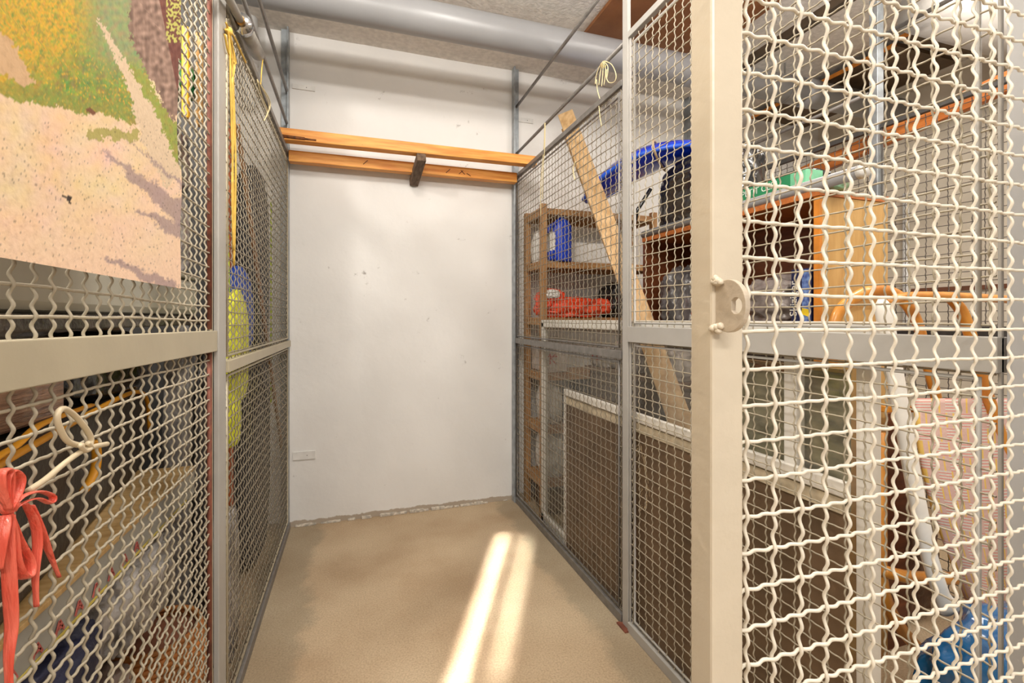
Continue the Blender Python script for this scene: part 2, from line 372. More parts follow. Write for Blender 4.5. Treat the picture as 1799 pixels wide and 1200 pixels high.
# brown boards fixed below the ceiling
CB = wood('brown_fibreboard', (150, 98, 58), (132, 84, 48), (1, 1, 1), 9, .6)
tag(MB().box((1.16, .6, ZC-.020), (1.93, 2.57, ZC-.001)).build('ceiling_board', CB, bevel=.001), 'flat brown board fixed against the ceiling above the right mesh side', 'board')
def shelfboard(x0, x1, y0, y1, z, label):
    t = thing('overhead_board', ((x0+x1)/2, (y0+y1)/2, z), label, 'board')
    MB().box((x0+.006, y0, z), (x1, y1, z+.022)).build('panel', mat('dark_board', (92, 72, 48), .6), t)
    MB().box((x0, y0, z-.001), (x0+.006, y1, z+.023)).build('edge_band', mat('orange_edge', (212, 132, 44), .5), t)
shelfboard(2.78, 3.3, 1.80, 2.79, ZC-.06, 'dark board with orange edge overhead, far right by the back wall')
shelfboard(2.74, 3.3, 1.05, 1.76, ZC-.06, 'dark board with orange edge overhead, nearer the pale duct')
tag(MB().box((1.985, .6, H+1.36), (2.03, 2.1, H+1.40)).build('ceiling_rail', mat('dark_brown_rail', (70, 58, 44), .6)), 'dark steel rail running under the ceiling above the cabinet', 'rail')
# pipe elbow and conduit top left
t = thing('conduit', (-.45, 1.9, 2.2), 'grey conduit with chrome collar hanging beside the top of the left mesh panel', 'pipe')
a, b = ony(404, 42, 1.62)+Vector((.035, 0, 0)), ony(436, 92, 1.90)+Vector((.03, 0, 0))
MB().tube([a, a.lerp(b, .5), b], .023, 16).build('tube', mat('grey_plastic', (150, 146, 138), .4), t, smooth=True)
u = (a-b).normalized()
MB().tube([a-u*.006, a+u*.03], .029, 16).build('collar', mat('chrome', (200, 202, 205), .15, 1), t, smooth=True)
MB().tube([a+u*.03, a+u*.06], .013, 12).build('brass_core', mat('brass', (190, 150, 90), .3, 1), t, smooth=True)
MB().tube([a+u*.05, a+u*.35], .011, 12).build('upper_tube', MATS['grey_plastic'], t, smooth=True)
a = ony(437, 60, 2.70)
t = thing('waste_pipe', (a.x, 2.70, 2.2), 'white vertical pipe in the top left corner on the back wall', 'pipe')
MB().tube([(a.x, 2.73, 2.21), (a.x, 2.73, ZC)], .036, 20).build('pipe_body', mat('white_pvc', (226, 226, 224), .3, var=.02), t, smooth=True)
MB().tube([(a.x, 2.73, 2.42), (a.x, 2.73, 2.46)], .041, 20).build('socket', MATS['white_pvc'], t, smooth=True)
# ------------------------------------------------------------------ wooden beams across the cage
BEAM = mat('orange_beam', (230, 164, 76), .5, col2=(206, 128, 44), scale=5, stretch=(1.2, 14, 14), bump=.15, bscale=12)
BEAM2 = BEAM
t = thing('wooden_beam', (.3, 2.6, 2.0), 'orange timber beam lying across the tops of both mesh sides, the front one', 'beam')
MB().add([(-.372,2.565,2.00),(.985,2.54,1.999),(.985,2.60,1.999),(-.372,2.625,2.0),(-.372,2.565,2.058),(.985,2.54,2.05),(.985,2.60,2.05),(-.372,2.625,2.058)],
    [(0,3,2,1),(4,5,6,7),(0,1,5,4),(1,2,6,5),(2,3,7,6),(3,0,4,7)]).build('timber', BEAM, t, bevel=.003)
kn = MB()
for x, r in ((-.29, .02), (.06, .012), (-.22, .013), (.22, .014), (.52, .009)):
    kn.tube([(x-r*2.5, 2.562, 2.008+r*.3), (x+r*2.5, 2.563, 2.008+r*.2)], r*.4, 6)
kn.build('dark_stain', mat('dark_stain', (110, 62, 26), .7, var=.3, scale=80), t, smooth=True)
t = thing('wooden_beam', (.3, 2.72, 1.94), 'orange timber beam just behind and below the front one, nearer the wall', 'beam')
MB().box((-.329, 2.690, 1.935), (.916, 2.744, 1.992)).build('timber', BEAM, t, bevel=.003)
kn = MB()
for x, z, sl in ((.575, 1.962, .9), (.585, 1.962, -.9), (.50, 1.962, 1.3), (.62, 1.952, -.6), (.05, 1.965, 20)):
    kn.bar((x-.012, 2.689, z-.012*min(sl, 1)), (x+.012, 2.689, z+.012*min(sl, 1)), .003, .003)
kn.build('pencil_cross', mat('dark_mark', (70, 40, 20), .8), t)
a, b = Vector((.330, 2.535, 1.974)), Vector((.318, 2.788, 1.905))
t = tag(MB().bar(a, b, .048, .045).build('timber_block', mat('weathered_wood', (120, 98, 78), .8, col2=(84, 66, 52), scale=14, stretch=(6, 1, 6), bump=.3), bevel=.003), 'short weathered timber block nailed under the two orange beams', 'block')
# wall tabs
WT = mat('painted_tab', (222, 220, 216), .6, var=.05)
for (x0, y0, x1, y1, lab) in ((513, 146, 553, 160, 'thin painted metal tab screwed to the wall high on the left'), (514, 795, 554, 806, 'thin painted metal tab screwed to the wall low on the left'), (908, 205, 937, 217, 'thin painted metal tab on the wall beside the right rods')):
    p0, p1 = ony(x0, y0, 2.79), ony(x1, y1, 2.79)
    w_ = MB().box((p0.x, 2.7905, p1.z+.0), (p1.x, 2.80, p0.z)).build('wall_tab', WT, bevel=.001)
    tag(w_, lab, 'bracket')
    MB().tube([((p0.x+p1.x)/2+.015, 2.7895, (p0.z+p1.z)/2), ((p0.x+p1.x)/2+.015, 2.792, (p0.z+p1.z)/2)], .0025, 10).build('screw', STEEL, w_)

# ------------------------------------------------------------------ landscape print on the left panel
def inpoly(x, y, P):
    c = False; n = len(P)
    for i in range(n):
        x1, y1 = P[i]; x2, y2 = P[i-1]
        if (y1 > y) != (y2 > y) and x < (x2-x1)*(y-y1)/(y2-y1)+x1: c = not c
    return c
def segd(x, y, a, b):
    ax, ay = a; bx, by = b; t = max(0, min(1, ((x-ax)*(bx-ax)+(y-ay)*(by-ay))/((bx-ax)**2+(by-ay)**2)))
    return math.hypot(x-ax-t*(bx-ax), y-ay-t*(by-ay)), t
def artcol(u, v):
    n = lambda s, o=0: noise.noise(Vector((u/s, v/s, o)))
    ju, jv = 5*n(3.1, 61)+5*n(7, 62), 4*n(3.1, 63)+5*n(7, 64)
    u2, v2 = u+7*n(22)+ju, v+7*n(22, 5)+jv
    sand = (238-6*n(60), 208-8*n(60, 1), 172-12*n(60, 2)-14*n(18, 44))
    c = sand
    f = max(0, min(1, (v-330)/150)); c = tuple(s*(1-f)+t*f for s, t in zip(c, (242, 208, 180)))
    line = 168+(u/250)*50+8*n(40, 7)
    if v2 < line and u < 262:                     # meadow
        g = (134+46*n(14, 3)+30*n(4, 13), 150+30*n(14, 4)+26*n(4, 14), 70+20*n(6, 15)); yel = (220+24*n(5, 8), 174+24*n(5, 9), 58+20*n(5, 10)); gy = (150, 160, 120)
        d = v+.75*u-175+40*n(30, 9)
        k = max(0, min(1, (60-d)/90)) if u < 185 else 0
        k *= max(.25, min(1, .75+1.1*n(5, 11)+.7*n(13, 12)))
        k = max(k, max(0, min(1, (n(4, 17)-.18)*4)))
        c = tuple(a*(1-k)+b*k for a, b in zip(g, yel))
        q = max(0, min(1, (u-120-.15*v)/60))*max(0, min(1, (150-v)/60))
        c = tuple(a*(1-q)+b*q for a, b in zip(c, (150+30*n(9, 2), 158+20*n(9, 3), 110)))
        if v > line-26: c = tuple(a*.5+b*.5 for a, b in zip(c, (150, 150, 70)))
    if inpoly(u2, v2, [(-20, 40), (22, 75), (62, 150), (40, 150), (-20, 118)]): c = (214, 178, 138)
    if inpoly(u2, v2, [(222, -400), (330, -400), (330, 10), (312, 215), (296, 200), (258, 128), (228, 70)]):   # cliff
        s = n(9, 20)*1.2+.5*noise.noise(Vector((u/5, v/60, 2)))
        c = (146+44*s, 118+40*s, 104+38*s)
        if u > 280+v*.2: c = (112+20*s, 62+20*s, 52+16*s)
        if u > 292 and v < 75 and n(5, 33) > .02: c = (188, 186, 96)
    if inpoly(u2, v2, [(220, 108), (250, 125), (300, 205), (322, 225), (322, 300), (306, 285), (270, 200)]): c = (150+20*n(8), 158+14*n(8, 1), 70)
    if inpoly(u2, v2, [(168, 30), (176, 34), (222, 110), (262, 180), (300, 255), (320, 310), (290, 330), (250, 250), (240, 205), (212, 120)]): c = (222, 198, 168)
    d, _ = segd(u2, v2, (160, 235), (235, 238))
    if d < 9+5*n(9): c = (176, 166, 96)
    for a, b, w0, w1 in (((178, 262), (330, 385), 3, 22), ((220, 240), (330, 335), 2, 7), ((240, 370), (330, 412), 5, 15), ((190, 455), (300, 505), 6, 12)):
        d, tt = segd(u2, v2, a, b); ww = w0+(w1-w0)*tt
        if d < ww: kk = min(1, (ww-d)/4)*.7; c = tuple(x*(1-kk)+y*kk for x, y in zip(c, (150, 128, 132)))
    if v > 215 and n(3.2, 50) > .52: c = tuple(x*.72 for x in c)
    if segd(u, v, (110, 345), (124, 348))[0] < 2.5 or segd(u, v, (118, 347), (123, 356))[0] < 2: c = (50, 38, 32)
    if segd(u, v, (155, 193), (165, 198))[0] < 4: c = (120, 74, 50)
    if abs(v2-160-(u-85)*.2) < 12 and 85 < u < 105 and v < 110: c = (200, 150, 110)
    return c
def print_panel():
    X0 = -.3335; t = thing('landscape_print', (X0, .8, H+.06), 'stained landscape print of a yellow-green slope and sandy path, leaning on the left mesh', 'picture')
    ny, nz = 420, 300; y0, z0, z1 = .30, H+.0605, H+.80
    me = bpy.data.meshes.new('printed_sheet'); vs = []; cols = []
    for j in range(nz+1):
        for i in range(ny+1):
            v = j/nz; z = z0+(z1-z0)*v
            edge = 1.117+.012*noise.noise(Vector((z*9, 2, 0)))*min(1, v*8)-(.016 if .33 < v < .62 else 0)
            y = y0+(edge-y0)*(i/ny)
            x = X0+.0008*math.sin(y*6+z*3)
            zz = z
            vs.append((x, y, zz)); u_, v_ = topix(x, y, zz); c = artcol(u_, v_)
            cols.append([a for a in srgb(*[max(0, min(255, q)) for q in c])])
    fs = [(j*(ny+1)+i, j*(ny+1)+i+1, (j+1)*(ny+1)+i+1, (j+1)*(ny+1)+i) for j in range(nz) for i in range(ny)]
    me.from_pydata(vs, [], fs)
    ca = me.color_attributes.new('art', 'FLOAT_COLOR', 'POINT'); ca.data.foreach_set('color', np.array(cols, dtype=np.float32).ravel())
    m = mat('printed_art', (200, 180, 150), .55, bump=.12, bscale=90)
    N = m.node_tree.nodes; L = m.node_tree.links; vc = N.new('ShaderNodeVertexColor'); vc.layer_name = 'art'
    nz_ = N.new('ShaderNodeTexNoise'); nz_.inputs['Scale'].default_value = 140; nz_.inputs['Detail'].default_value = 6
    L.new(N['Texture Coordinate'].outputs['Object'], nz_.inputs['Vector'])
    r = N.new('ShaderNodeValToRGB'); r.color_ramp.elements[0].position = .3; r.color_ramp.elements[0].color = (.72, .68, .64, 1); r.color_ramp.elements[1].position = .5; r.color_ramp.elements[1].color = (1.0, 1.0, 1.0, 1)
    L.new(nz_.outputs['Fac'], r.inputs[0])
    mx = N.new('ShaderNodeMixRGB'); mx.blend_type = 'MULTIPLY'; mx.inputs[0].default_value = .4; L.new(vc.outputs['Color'], mx.inputs[1]); L.new(r.outputs[0], mx.inputs[2])
    L.new(mx.outputs[0], N['Principled BSDF'].inputs['Base Color'])
    link('printed_sheet', me, m, t, smooth=True)
    MB().box((X0-.008, .31, z0+.004), (X0-.0045, 1.098, z1)).build('backing_board', mat('backing', (120, 84, 52), .8), t)
print_panel()

# ------------------------------------------------------------------ soft shapes
def blob(name, c, s, m, seed=0, crumple=.12, freq=2.2, sub=5, parent=None, sq=.8, flat=True):
    """a crumpled bag: rounded box of size s standing on its base centre c"""
    bm = bmesh.new(); bmesh.ops.create_icosphere(bm, subdivisions=sub, radius=1)
    off = Vector((seed*7.3, seed*3.1, seed*1.7))
    for v in bm.verts:
        p = v.co.copy(); q = Vector([math.copysign(abs(a)**sq, a) for a in p])
        rd = 1-abs(noise.noise(p*freq+off))*2
        fine = 1-abs(noise.noise(p*freq*2.7+off))*2
        q *= 1+crumple*(rd-.5)+crumple*.45*(fine-.5)
        z = q.z
        if flat and z < -.82: z = -.82-(z+.82)*.05
        v.co = Vector((c[0]+q.x*s[0]/2, c[1]+q.y*s[1]/2, c[2]+(z+.82)*s[2]/1.85))
    me = bpy.data.meshes.new(name); bm.to_mesh(me); bm.free()
    return link(name, me, m, parent, smooth=True)
CLEAR = mat('clear_wrap', (190, 186, 184), .14, var=.2, scale=14, bump=.9, bscale=28, coat=.6, col2=(110, 104, 100))
GREYB = mat('grey_bag', (128, 124, 124), .22, scale=10, bump=.9, bscale=20, col2=(72, 70, 72), coat=.4)
BLACKB = mat('black_bag', (34, 33, 34), .22, scale=10, bump=.8, bscale=22, var=.3, coat=.5)
WHITEB = mat('white_bag', (232, 230, 226), .35, scale=8, bump=.5, bscale=18, var=.06)
REDB = mat('orange_red_bag', (244, 88, 48), .35, scale=9, bump=.8, bscale=16, col2=(222, 60, 28), coat=.3)
BLUEB = mat('blue_bag', (36, 112, 168), .15, scale=6, bump=.9, bscale=12, col2=(20, 78, 128), coat=.7)
NAVYB = mat('navy_cloth', (58, 62, 96), .5, scale=9, bump=.8, bscale=24, col2=(32, 34, 58))
SHELF = wood('shelf_pine', (186, 142, 92), (156, 110, 66), (9, 9, 1), 7)
SHELFH = wood('shelf_pine_across', (186, 142, 92), (156, 110, 66), (1, 9, 9), 7)

# ------------------------------------------------------------------ slatted shelf rack at the back of the neighbouring cage
t = thing('shelf_rack', (1.36, 2.63, 0), 'tall pine shelf rack against the white wall behind the right mesh', 'shelf')
x0, x1, y0, y1 = .985, 1.74, 2.47, 2.765
for x in (x0, x1-.035):
    for y in (y0, y1-.035): MB().box((x, y, 0), (x+.035, y+.035, 1.765)).build('upright', SHELF, t, bevel=.002)
SH = [(.20), (.50), (.80), (1.115), (1.435), (1.735)]
for z in SH:
    s = MB(); s.box((x0+.036, y0+.002, z-.028), (x1-.036, y0+.026, z)); s.box((x0+.036, y1-.028, z-.028), (x1-.036, y1-.004, z))
    for i in range(9): yy = y0+.028+i*.028; s.box((x0+.002, yy, z), (x1-.002, yy+.024, z+.012))
    s.box((x0+.004, y0+.036, z-.03), (x0+.03, y1-.036, z-.001)); s.box((x1-.03, y0+.036, z-.03), (x1-.004, y1-.036, z-.001))
    s.build('shelf', SHELFH, t, bevel=.001)
# things on the rack
def jug(c):
    t = thing('blue_jug', c, 'bright blue plastic jug with white cap on the upper shelf of the rack', 'jug')
    b = mat('blue_plastic', (30, 70, 205), .3, var=.08, scale=8)
    MB().lathe([(.02, 0), (.056, .002), (.060, .012), (.060, .19), (.056, .215), (.040, .238), (.022, .25), (.020, .262)], c, 28, 1, .72).build('body', b, t, smooth=True)
    MB().tube([(c[0]-.045, c[1]-.02, c[2]+.215), (c[0]-.085, c[1]-.02, c[2]+.195), (c[0]-.095, c[1]-.02, c[2]+.17), (c[0]-.10, c[1]-.02, c[2]+.165)], .012, 10).build('handle', b, t, smooth=True)
    MB().tube([(c[0]-.05, c[1]-.02, c[2]+.02), (c[0]-.088, c[1]-.02, c[2]+.016), (c[0]-.09, c[1]-.02, c[2]+.04), (c[0]-.055, c[1]-.02, c[2]+.055)], .014, 10).build('foot_grip', b, t, smooth=True)
    MB().lathe([(.02, 0), (.025, .001), (.025, .026), (.021, .03)], (c[0], c[1], c[2]+.255), 20).build('cap', MATS['white_pvc'], t, smooth=True)
    MB().box((c[0]-.083, c[1]-.026, c[2]+.058), (c[0]-.052, c[1]-.018, c[2]+.165)).build('paper_label', WHITEB, t)
jug((1.13, 2.52, 1.447))
o = MB().box((1.06, 2.60, 1.447), (1.66, 2.75, 1.585)).build('white_tub', WHITEB, bevel=.02); tag(o, 'long white plastic tub behind the blue jug on the rack', 'tub')
tag(blob('white_bag', (1.045, 2.67, 1.447), (.07, .14, .2), WHITEB, 3), 'small white bag at the left end of the upper rack shelf', 'bag')
t = thing('red_bag', (1.1, 2.56, 1.127), 'crumpled orange-red plastic bag on the rack shelf below the blue jug', 'bag')
blob('bag_body', (1.20, 2.57, 1.127), (.40, .19, .12), REDB, 5, .2, parent=t); blob('fold', (1.075, 2.56, 1.16), (.16, .17, .13), REDB, 9, .25, parent=t)
blob('white_patch', (1.055, 2.49, 1.235), (.09, .06, .05), WHITEB, 11, .2, parent=t); blob('tied_end', (1.40, 2.56, 1.150), (.12, .12, .09), REDB, 4, .2, parent=t)
tag(blob('black_bag', (1.545, 2.6, 1.127), (.21, .25, .22), BLACKB, 6, .15), 'shiny black bag beside the orange-red bag on the rack', 'bag')
RED = mat('red_ink', (196, 44, 44), .6)
def marks(boxes, parent, m=RED, name='red_mark'):
    b = MB()
    for p, q, w_ in boxes: b.bar(p, q, w_, .002, up=(0, 1, 0))
    return b.build(name, m, parent)
def redbox(a, b, label, cx, n=1):
    t = tag(MB().box(a, b).build('packet', mat('white_packet', (222, 212, 206), .3, bump=.5, bscale=30, var=.08), bevel=.008), label, 'packet')
    L = []
    for i in range(n):
        x = cx+i*.09; z = (a[2]+b[2])/2; y = a[1]-.002
        L += [((x-.018, y, z+.03), (x-.018, y, z-.03), .007), ((x-.016, y, z), (x+.018, y, z+.028), .007), ((x-.012, y, z+.004), (x+.02, y, z-.03), .007), ((x-.03, y, z+.014), (x+.026, y, z+.014), .006)]
    marks(L, t)
redbox((1.025, 2.50, .813), (1.155, 2.74, .97), 'white packet with a red character on the rack at the height of the middle rail', 1.065)
tag(blob('white_bag', (1.085, 2.60, .512), (.12, .22, .24), WHITEB, 8, .1), 'white plastic bag on the rack, third shelf from the floor', 'bag')
tag(blob('white_bag', (1.095, 2.6, .212), (.14, .24, .27), WHITEB, 12, .16), 'crumpled cream bag on the lowest rack shelf', 'bag')
tag(blob('dark_bag', (1.35, 2.61, .512), (.34, .25, .26), BLACKB, 14, .15), 'dark bag in the middle of the third rack shelf from the floor', 'bag')
tag(blob('dark_bag', (1.40, 2.61, .212), (.36, .25, .26), BLACKB, 15, .15), 'dark bag in the middle of the lowest rack shelf', 'bag')
tag(blob('dark_bag', (1.12, 2.61, .0), (.2, .25, .15), mat('brown_bag', (86, 62, 46), .5, bump=.6, bscale=20), 16, .15), 'brown bag on the floor under the rack', 'bag')

# ------------------------------------------------------------------ white glazed frames leaning along the right mesh
WP = mat('white_gloss_paint', (232, 228, 220), .4, var=.04, scale=6, bump=.15, bscale=25)
def glass():
    m = bpy.data.materials.new('old_glass'); m.use_nodes = True; N = m.node_tree.nodes; L = m.node_tree.links; N.remove(N['Principled BSDF'])
    tr = N.new('ShaderNodeBsdfTransparent'); tr.inputs[0].default_value = (.92, .92, .90, 1); gl = N.new('ShaderNodeBsdfGlossy'); gl.inputs['Roughness'].default_value = .06
    df = N.new('ShaderNodeBsdfDiffuse'); df.inputs[0].default_value = (.5, .48, .44, 1)
    n = N.new('ShaderNodeTexNoise'); n.inputs['Scale'].default_value = 9; n.inputs['Detail'].default_value = 8
    tc = N.new('ShaderNodeTexCoord'); L.new(tc.outputs['Object'], n.inputs['Vector'])
    r = N.new('ShaderNodeValToRGB'); r.color_ramp.elements[0].position = .4; r.color_ramp.elements[0].color = (.05, .05, .05, 1); r.color_ramp.elements[1].position = .8; r.color_ramp.elements[1].color = (.16, .16, .16, 1); L.new(n.outputs['Fac'], r.inputs[0])
    a = N.new('ShaderNodeMixShader'); a.inputs[0].default_value = .07; L.new(tr.outputs[0], a.inputs[1]); L.new(gl.outputs[0], a.inputs[2])
    b = N.new('ShaderNodeMixShader'); L.new(r.outputs[0], b.inputs[0]); L.new(a.outputs[0], b.inputs[1]); L.new(df.outputs[0], b.inputs[2])
    L.new(b.outputs[0], N['Material Output'].inputs[0]); return m
GLASS = glass()
XA = .982
ya0, ya1 = .675, onx(955, 600, XA).y
t = thing('glazed_frame', (XA, 1.5, 0), 'large white window frame with dusty glass standing along the right mesh, taller of two', 'window frame')
d = .014
MB().box((XA-d, ya0, 1.074), (XA+d, ya1, 1.114)).build('top_rail', WP, t, bevel=.003); MB().box((XA-d, ya0, 0.0), (XA+d, ya1, .06)).build('bottom_rail', WP, t, bevel=.003)
MB().box((XA-d, ya1-.03, 0), (XA+d, ya1, 1.10)).build('far_stile', WP, t, bevel=.003)
MB().box((XA-d, ya0-.004, 0), (XA+d, ya0+.028, 1.068)).build('near_stile', WP, t, bevel=.003)
ym = onx(1396, 700, XA).y
MB().box((XA-.014, ym-.016, .06), (XA+.014, ym+.018, 1.068)).build('mullion', WP, t, bevel=.003)
MB().box((XA-.002, ya0+.028, .06), (XA+.002, ya1-.03, 1.068)).build('glass_pane', GLASS, t)
XB = .957
yb1, yb0 = onx(993, 700, XB).y, .71
t = thing('glazed_frame', (XB, 1.3, 0), 'lower white frame filled with a dark brown board, in front of the taller frame', 'window frame')
MB().box((XB-.009, yb0, .752), (XB+.009, yb1, .784)).build('top_rail', WP, t, bevel=.003); MB().box((XB-.009, yb0, 0), (XB+.009, yb1, .03)).build('bottom_rail', WP, t, bevel=.003)
MB().box((XB-.009, yb1-.016, .03), (XB+.009, yb1, .752)).build('far_stile', WP, t, bevel=.002)
MB().box((XB-.004, yb0+.01, .716), (XB+.004, yb1-.02, .748)).build('inner_bead', mat('aged_cream', (204, 190, 164), .6, var=.12, scale=30), t)
MB().box((XB-.002, yb0, .03), (XB+.004, yb1-.016, .718)).build('board', mat('dark_hardboard', (112, 90, 68), .55, var=.14, scale=7, bump=.1), t)
MB().box((XB-.009, 1.02, .03), (XB-.003, 1.075, .72)).build('batten', mat('dusty_batten', (136, 116, 94), .6, var=.1), t)
# print behind the glass
PR = mat('olive_print', (186, 180, 148), .7, col2=(112, 108, 80), scale=14, stretch=(1, 1, 2.4), detail=12, bump=.1)
ta = tag(MB().box((1.012, .75, .70), (1.020, 1.14, 1.00)).build('framed_etching', PR, bevel=.001), 'olive grey landscape sheet standing behind the dusty glass of the taller frame', 'print')
MB().box((1.009, .75, 1.001), (1.023, 1.14, 1.009)).build('wooden_edge', wood('tan_edge', (176, 142, 98), (150, 116, 74)), ta)
MB().box((1.008, .87, .985), (1.0115, 1.0, 1.000)).build('brown_strip', mat('brown_strip', (150, 92, 50), .7), ta)
tb = tag(MB().box((1.05, 1.25, 0), (1.075, 2.3, .70)).build('dark_board', mat('dark_brown_board', (84, 66, 50), .6, var=.15, scale=5)), 'dark brown board standing on the floor behind both white frames', 'board')
# crate stack seen through the glass
cw = wood('crate_wood', (128, 96, 70), (96, 70, 52), (9, 1, 9), 6)
tag(MB().box((1.225, 1.62, .0), (1.345, 2.36, .84)).build('chest', mat('dim_brown', (104, 86, 72), .7, var=.2, scale=6), bevel=.006), 'dark brown chest on the floor seen through the dusty glass', 'chest')
tag(MB().box((1.215, 1.58, .841), (1.35, 2.40, .862)).build('plank_shelf', cw), 'wooden plank laid on the dark chest under the wrapped packets', 'plank')
for i, (ya, yb, zt) in enumerate(((2.16, 2.39, .98), (1.90, 2.14, 1.02), (1.60, 1.88, .99))):
    o = blob('wrapped_packet', (1.283, (ya+yb)/2, .863), (.115, yb-ya-.02, zt-.863), mat('pale_wrap', (206, 198, 192), .2, bump=.9, bscale=30, col2=(150, 142, 136), scale=20, stretch=(1, 3, 1), coat=.5), 20+i, .06, sq=.45)
    tag(o, ('pale plastic wrapped packet with red characters, farthest along the plank', 'pale plastic wrapped packet in the middle of the plank, tallest of three', 'pale plastic wrapped packet nearest along the plank')[i], 'packet')
    if i == 0: mk = o
marks([((1.222, 2.30, .95), (1.222, 2.33, .90), .006), ((1.222, 2.34, .945), (1.222, 2.28, .935), .006), ((1.222, 2.27, .95), (1.222, 2.27, .895), .006), ((1.222, 2.32, .91), (1.222, 2.25, .915), .006)], mk)
# leaning plank, two boards
PL = mat('pale_plank', (214, 180, 134), .6, col2=(186, 148, 100), scale=6, stretch=(8, 8, 1.2), bump=.15, bscale=14)
t = thing('leaning_plank', (1.15, .95, 0), 'long pale double plank leaning behind the right mesh from floor to above the panels', 'plank')
p0, p1 = Vector((1.17, 1.235, .30)), Vector((1.160, 2.535, 2.315))
MB().bar(p0, p1, .088, .022, up=(.5, .87, 0)).build('front_board', PL, t, bevel=.002)
q0, q1 = p0+Vector((.03, .03, -.01)), p1+Vector((.03, .02, -.07))
MB().bar(q0, q1, .088, .02, up=(.5, .87, 0)).build('rear_board', wood('pale_plank_rear', (196, 160, 110), (170, 132, 84), (8, 8, 1.2)), t, bevel=.002)
for z, kk in ((0, 0),): MB().bar(Vector((1.17, 1.235, .30))-Vector((0, .19, .295)), p0, .088, .022, up=(.5, .87, 0)).build('foot', PL, t, bevel=.002)
# dried plume stuck in the mesh
t = thing('dried_plume', (.93, 1.4, .6), 'dried straw-coloured feathery plume hooked in the right mesh below the middle rail', 'plume')
ST = mat('dry_straw', (196, 174, 138), .8, var=.15, scale=40)
ax = [onx(x, y, .958) for x, y in ((1123, 770), (1128, 800), (1135, 845), (1132, 895))]
MB().tube(ax, .0018, 5).build('stem', ST, t)
fb = MB()
for i in range(150):
    f = R.uniform(.03, 1); k = min(2, int(f*3)); p = ax[k].lerp(ax[k+1], f*3-k); L_ = .055*math.sin(math.pi*min(1, f*.95+.05))**.6+.01; s_ = R.choice((-1, 1))
    q = p+Vector((R.uniform(-.012, .012), s_*L_*R.uniform(.3, .8)*.8, -L_*R.uniform(.2, .8)))
    fb.tube([p, p.lerp(q, .5)+Vector((0, s_*.004, .004)), q], .0007, 3)
o = fb.build('barbs', ST, t, kind='stuff')

# ------------------------------------------------------------------ cabinet in the neighbouring cage
cx0, cx1, cy0, cy1, cz = 1.36, 1.66, 1.10, 2.05, 1.50
t = thing('bookcase', (1.5, 1.55, 0), 'open brown wooden bookcase standing side-on behind the mesh door', 'bookcase')
MB().box((cx0+.012, cy0, 0), (cx1, cy0+.018, cz)).build('near_side', wood('birch', (206, 166, 104), (190, 148, 86), (6, 6, 1), 5), t)
MB().box((cx0, cy0-.001, 0), (cx0+.0115, cy0+.019, cz)).build('edge_band', mat('orange_edge', (212, 132, 44), .5), t)
BR = mat('brown_veneer', (122, 66, 34), .45, col2=(92, 46, 22), scale=5, stretch=(1, 1, 8))
MB().box((cx0, cy1-.018, 0), (cx1, cy1, cz)).build('far_side', BR, t)
MB().box((cx1-.008, cy0+.019, 0), (cx1, cy1-.019, cz)).build('back_panel', BR, t)
MB().box((cx0-.004, cy0-.004, cz+.001), (cx1, cy1, cz+.02)).build('top', wood('orange_veneer', (190, 112, 50), (166, 90, 36)), t)
for z in (.05, .42, .76, 1.085): MB().box((cx0+.004, cy0+.019, z-.018), (cx1-.009, cy1-.019, z)).build('shelf', BR, t)
t = thing('grey_tube', (1.36, 1.5, cz+.04), 'grey plastic tube with white end cap lying along the bookcase top', 'tube')
MB().tube([(1.372, .985, cz+.040), (1.372, 2.06, cz+.040)], .019, 16).build('tube_body', MATS['grey_pvc'], t, smooth=True)
MB().tube([(1.372, .955, cz+.040), (1.372, .965, cz+.040), (1.372, .985, cz+.040)], lambda f: (.008, .019, .0205)[int(f*2+.01)], 16).build('end_cap', MATS['white_pvc'], t, smooth=True)
# items in the shelf
tag(blob('grey_bag', (1.46, 1.84, 1.086), (.2, .24, .27), GREYB, 31, .22), 'crumpled dark grey plastic bag in the bookcase, far end next to the leaning plank', 'bag')
tag(blob('grey_bag', (1.47, 1.34, 1.086), (.2, .26, .19), mat('smoky_wrap', (160, 150, 146), .2, bump=.9, bscale=24, col2=(104, 94, 90), scale=10, coat=.5), 33, .16), 'smoky translucent plastic bag in the bookcase next to the navy box', 'bag')
tag(blob('orange_bag', (1.42, 1.665, 1.086), (.12, .11, .10), mat('orange_plastic', (236, 104, 30), .4, bump=.4), 34, .1), 'small orange bag in the bookcase between two grey bags', 'bag')
def textmesh(body, size, loc, rot, m, parent, name='lettering', ext=.0006):
    cu = bpy.data.curves.new('txt', 'FONT'); cu.body = body; cu.size = size; cu.extrude = ext; cu.align_x = 'CENTER'; cu.align_y = 'CENTER'
    o = bpy.data.objects.new('tmp', cu); COL.objects.link(o); dg = bpy.context.evaluated_depsgraph_get(); dg.update()
    me = bpy.data.meshes.new_from_object(o.evaluated_get(dg)); bpy.data.objects.remove(o)
    me.transform(Matrix.Translation(loc)@rot.to_4x4()); me.name = name
    while me.materials: me.materials.pop()
    return link(name, me, m, parent)
NAVY = mat('navy_card', (26, 30, 74), .4, var=.06)
a, b = onx(1390, 560, 1.37), onx(1426, 470, 1.37)
t = tag(MB().box((1.37, b.y, 1.0865), (1.56, a.y, b.z)).build('navy_box', NAVY, bevel=.001), 'navy box with white sideways lettering and yellow emblem on the bookcase shelf', 'box')
def facerot(xdir, ydir):
    x = Vector(xdir).normalized(); y = Vector(ydir).normalized(); z = x.cross(y); return Matrix((x, y, z)).transposed()
yc = a.y-.010
textmesh('Skizigor', .037, (1.3690, yc, (1.09+b.z)/2), facerot((0, 0, 1), (0, 1, 0)), WP, t)
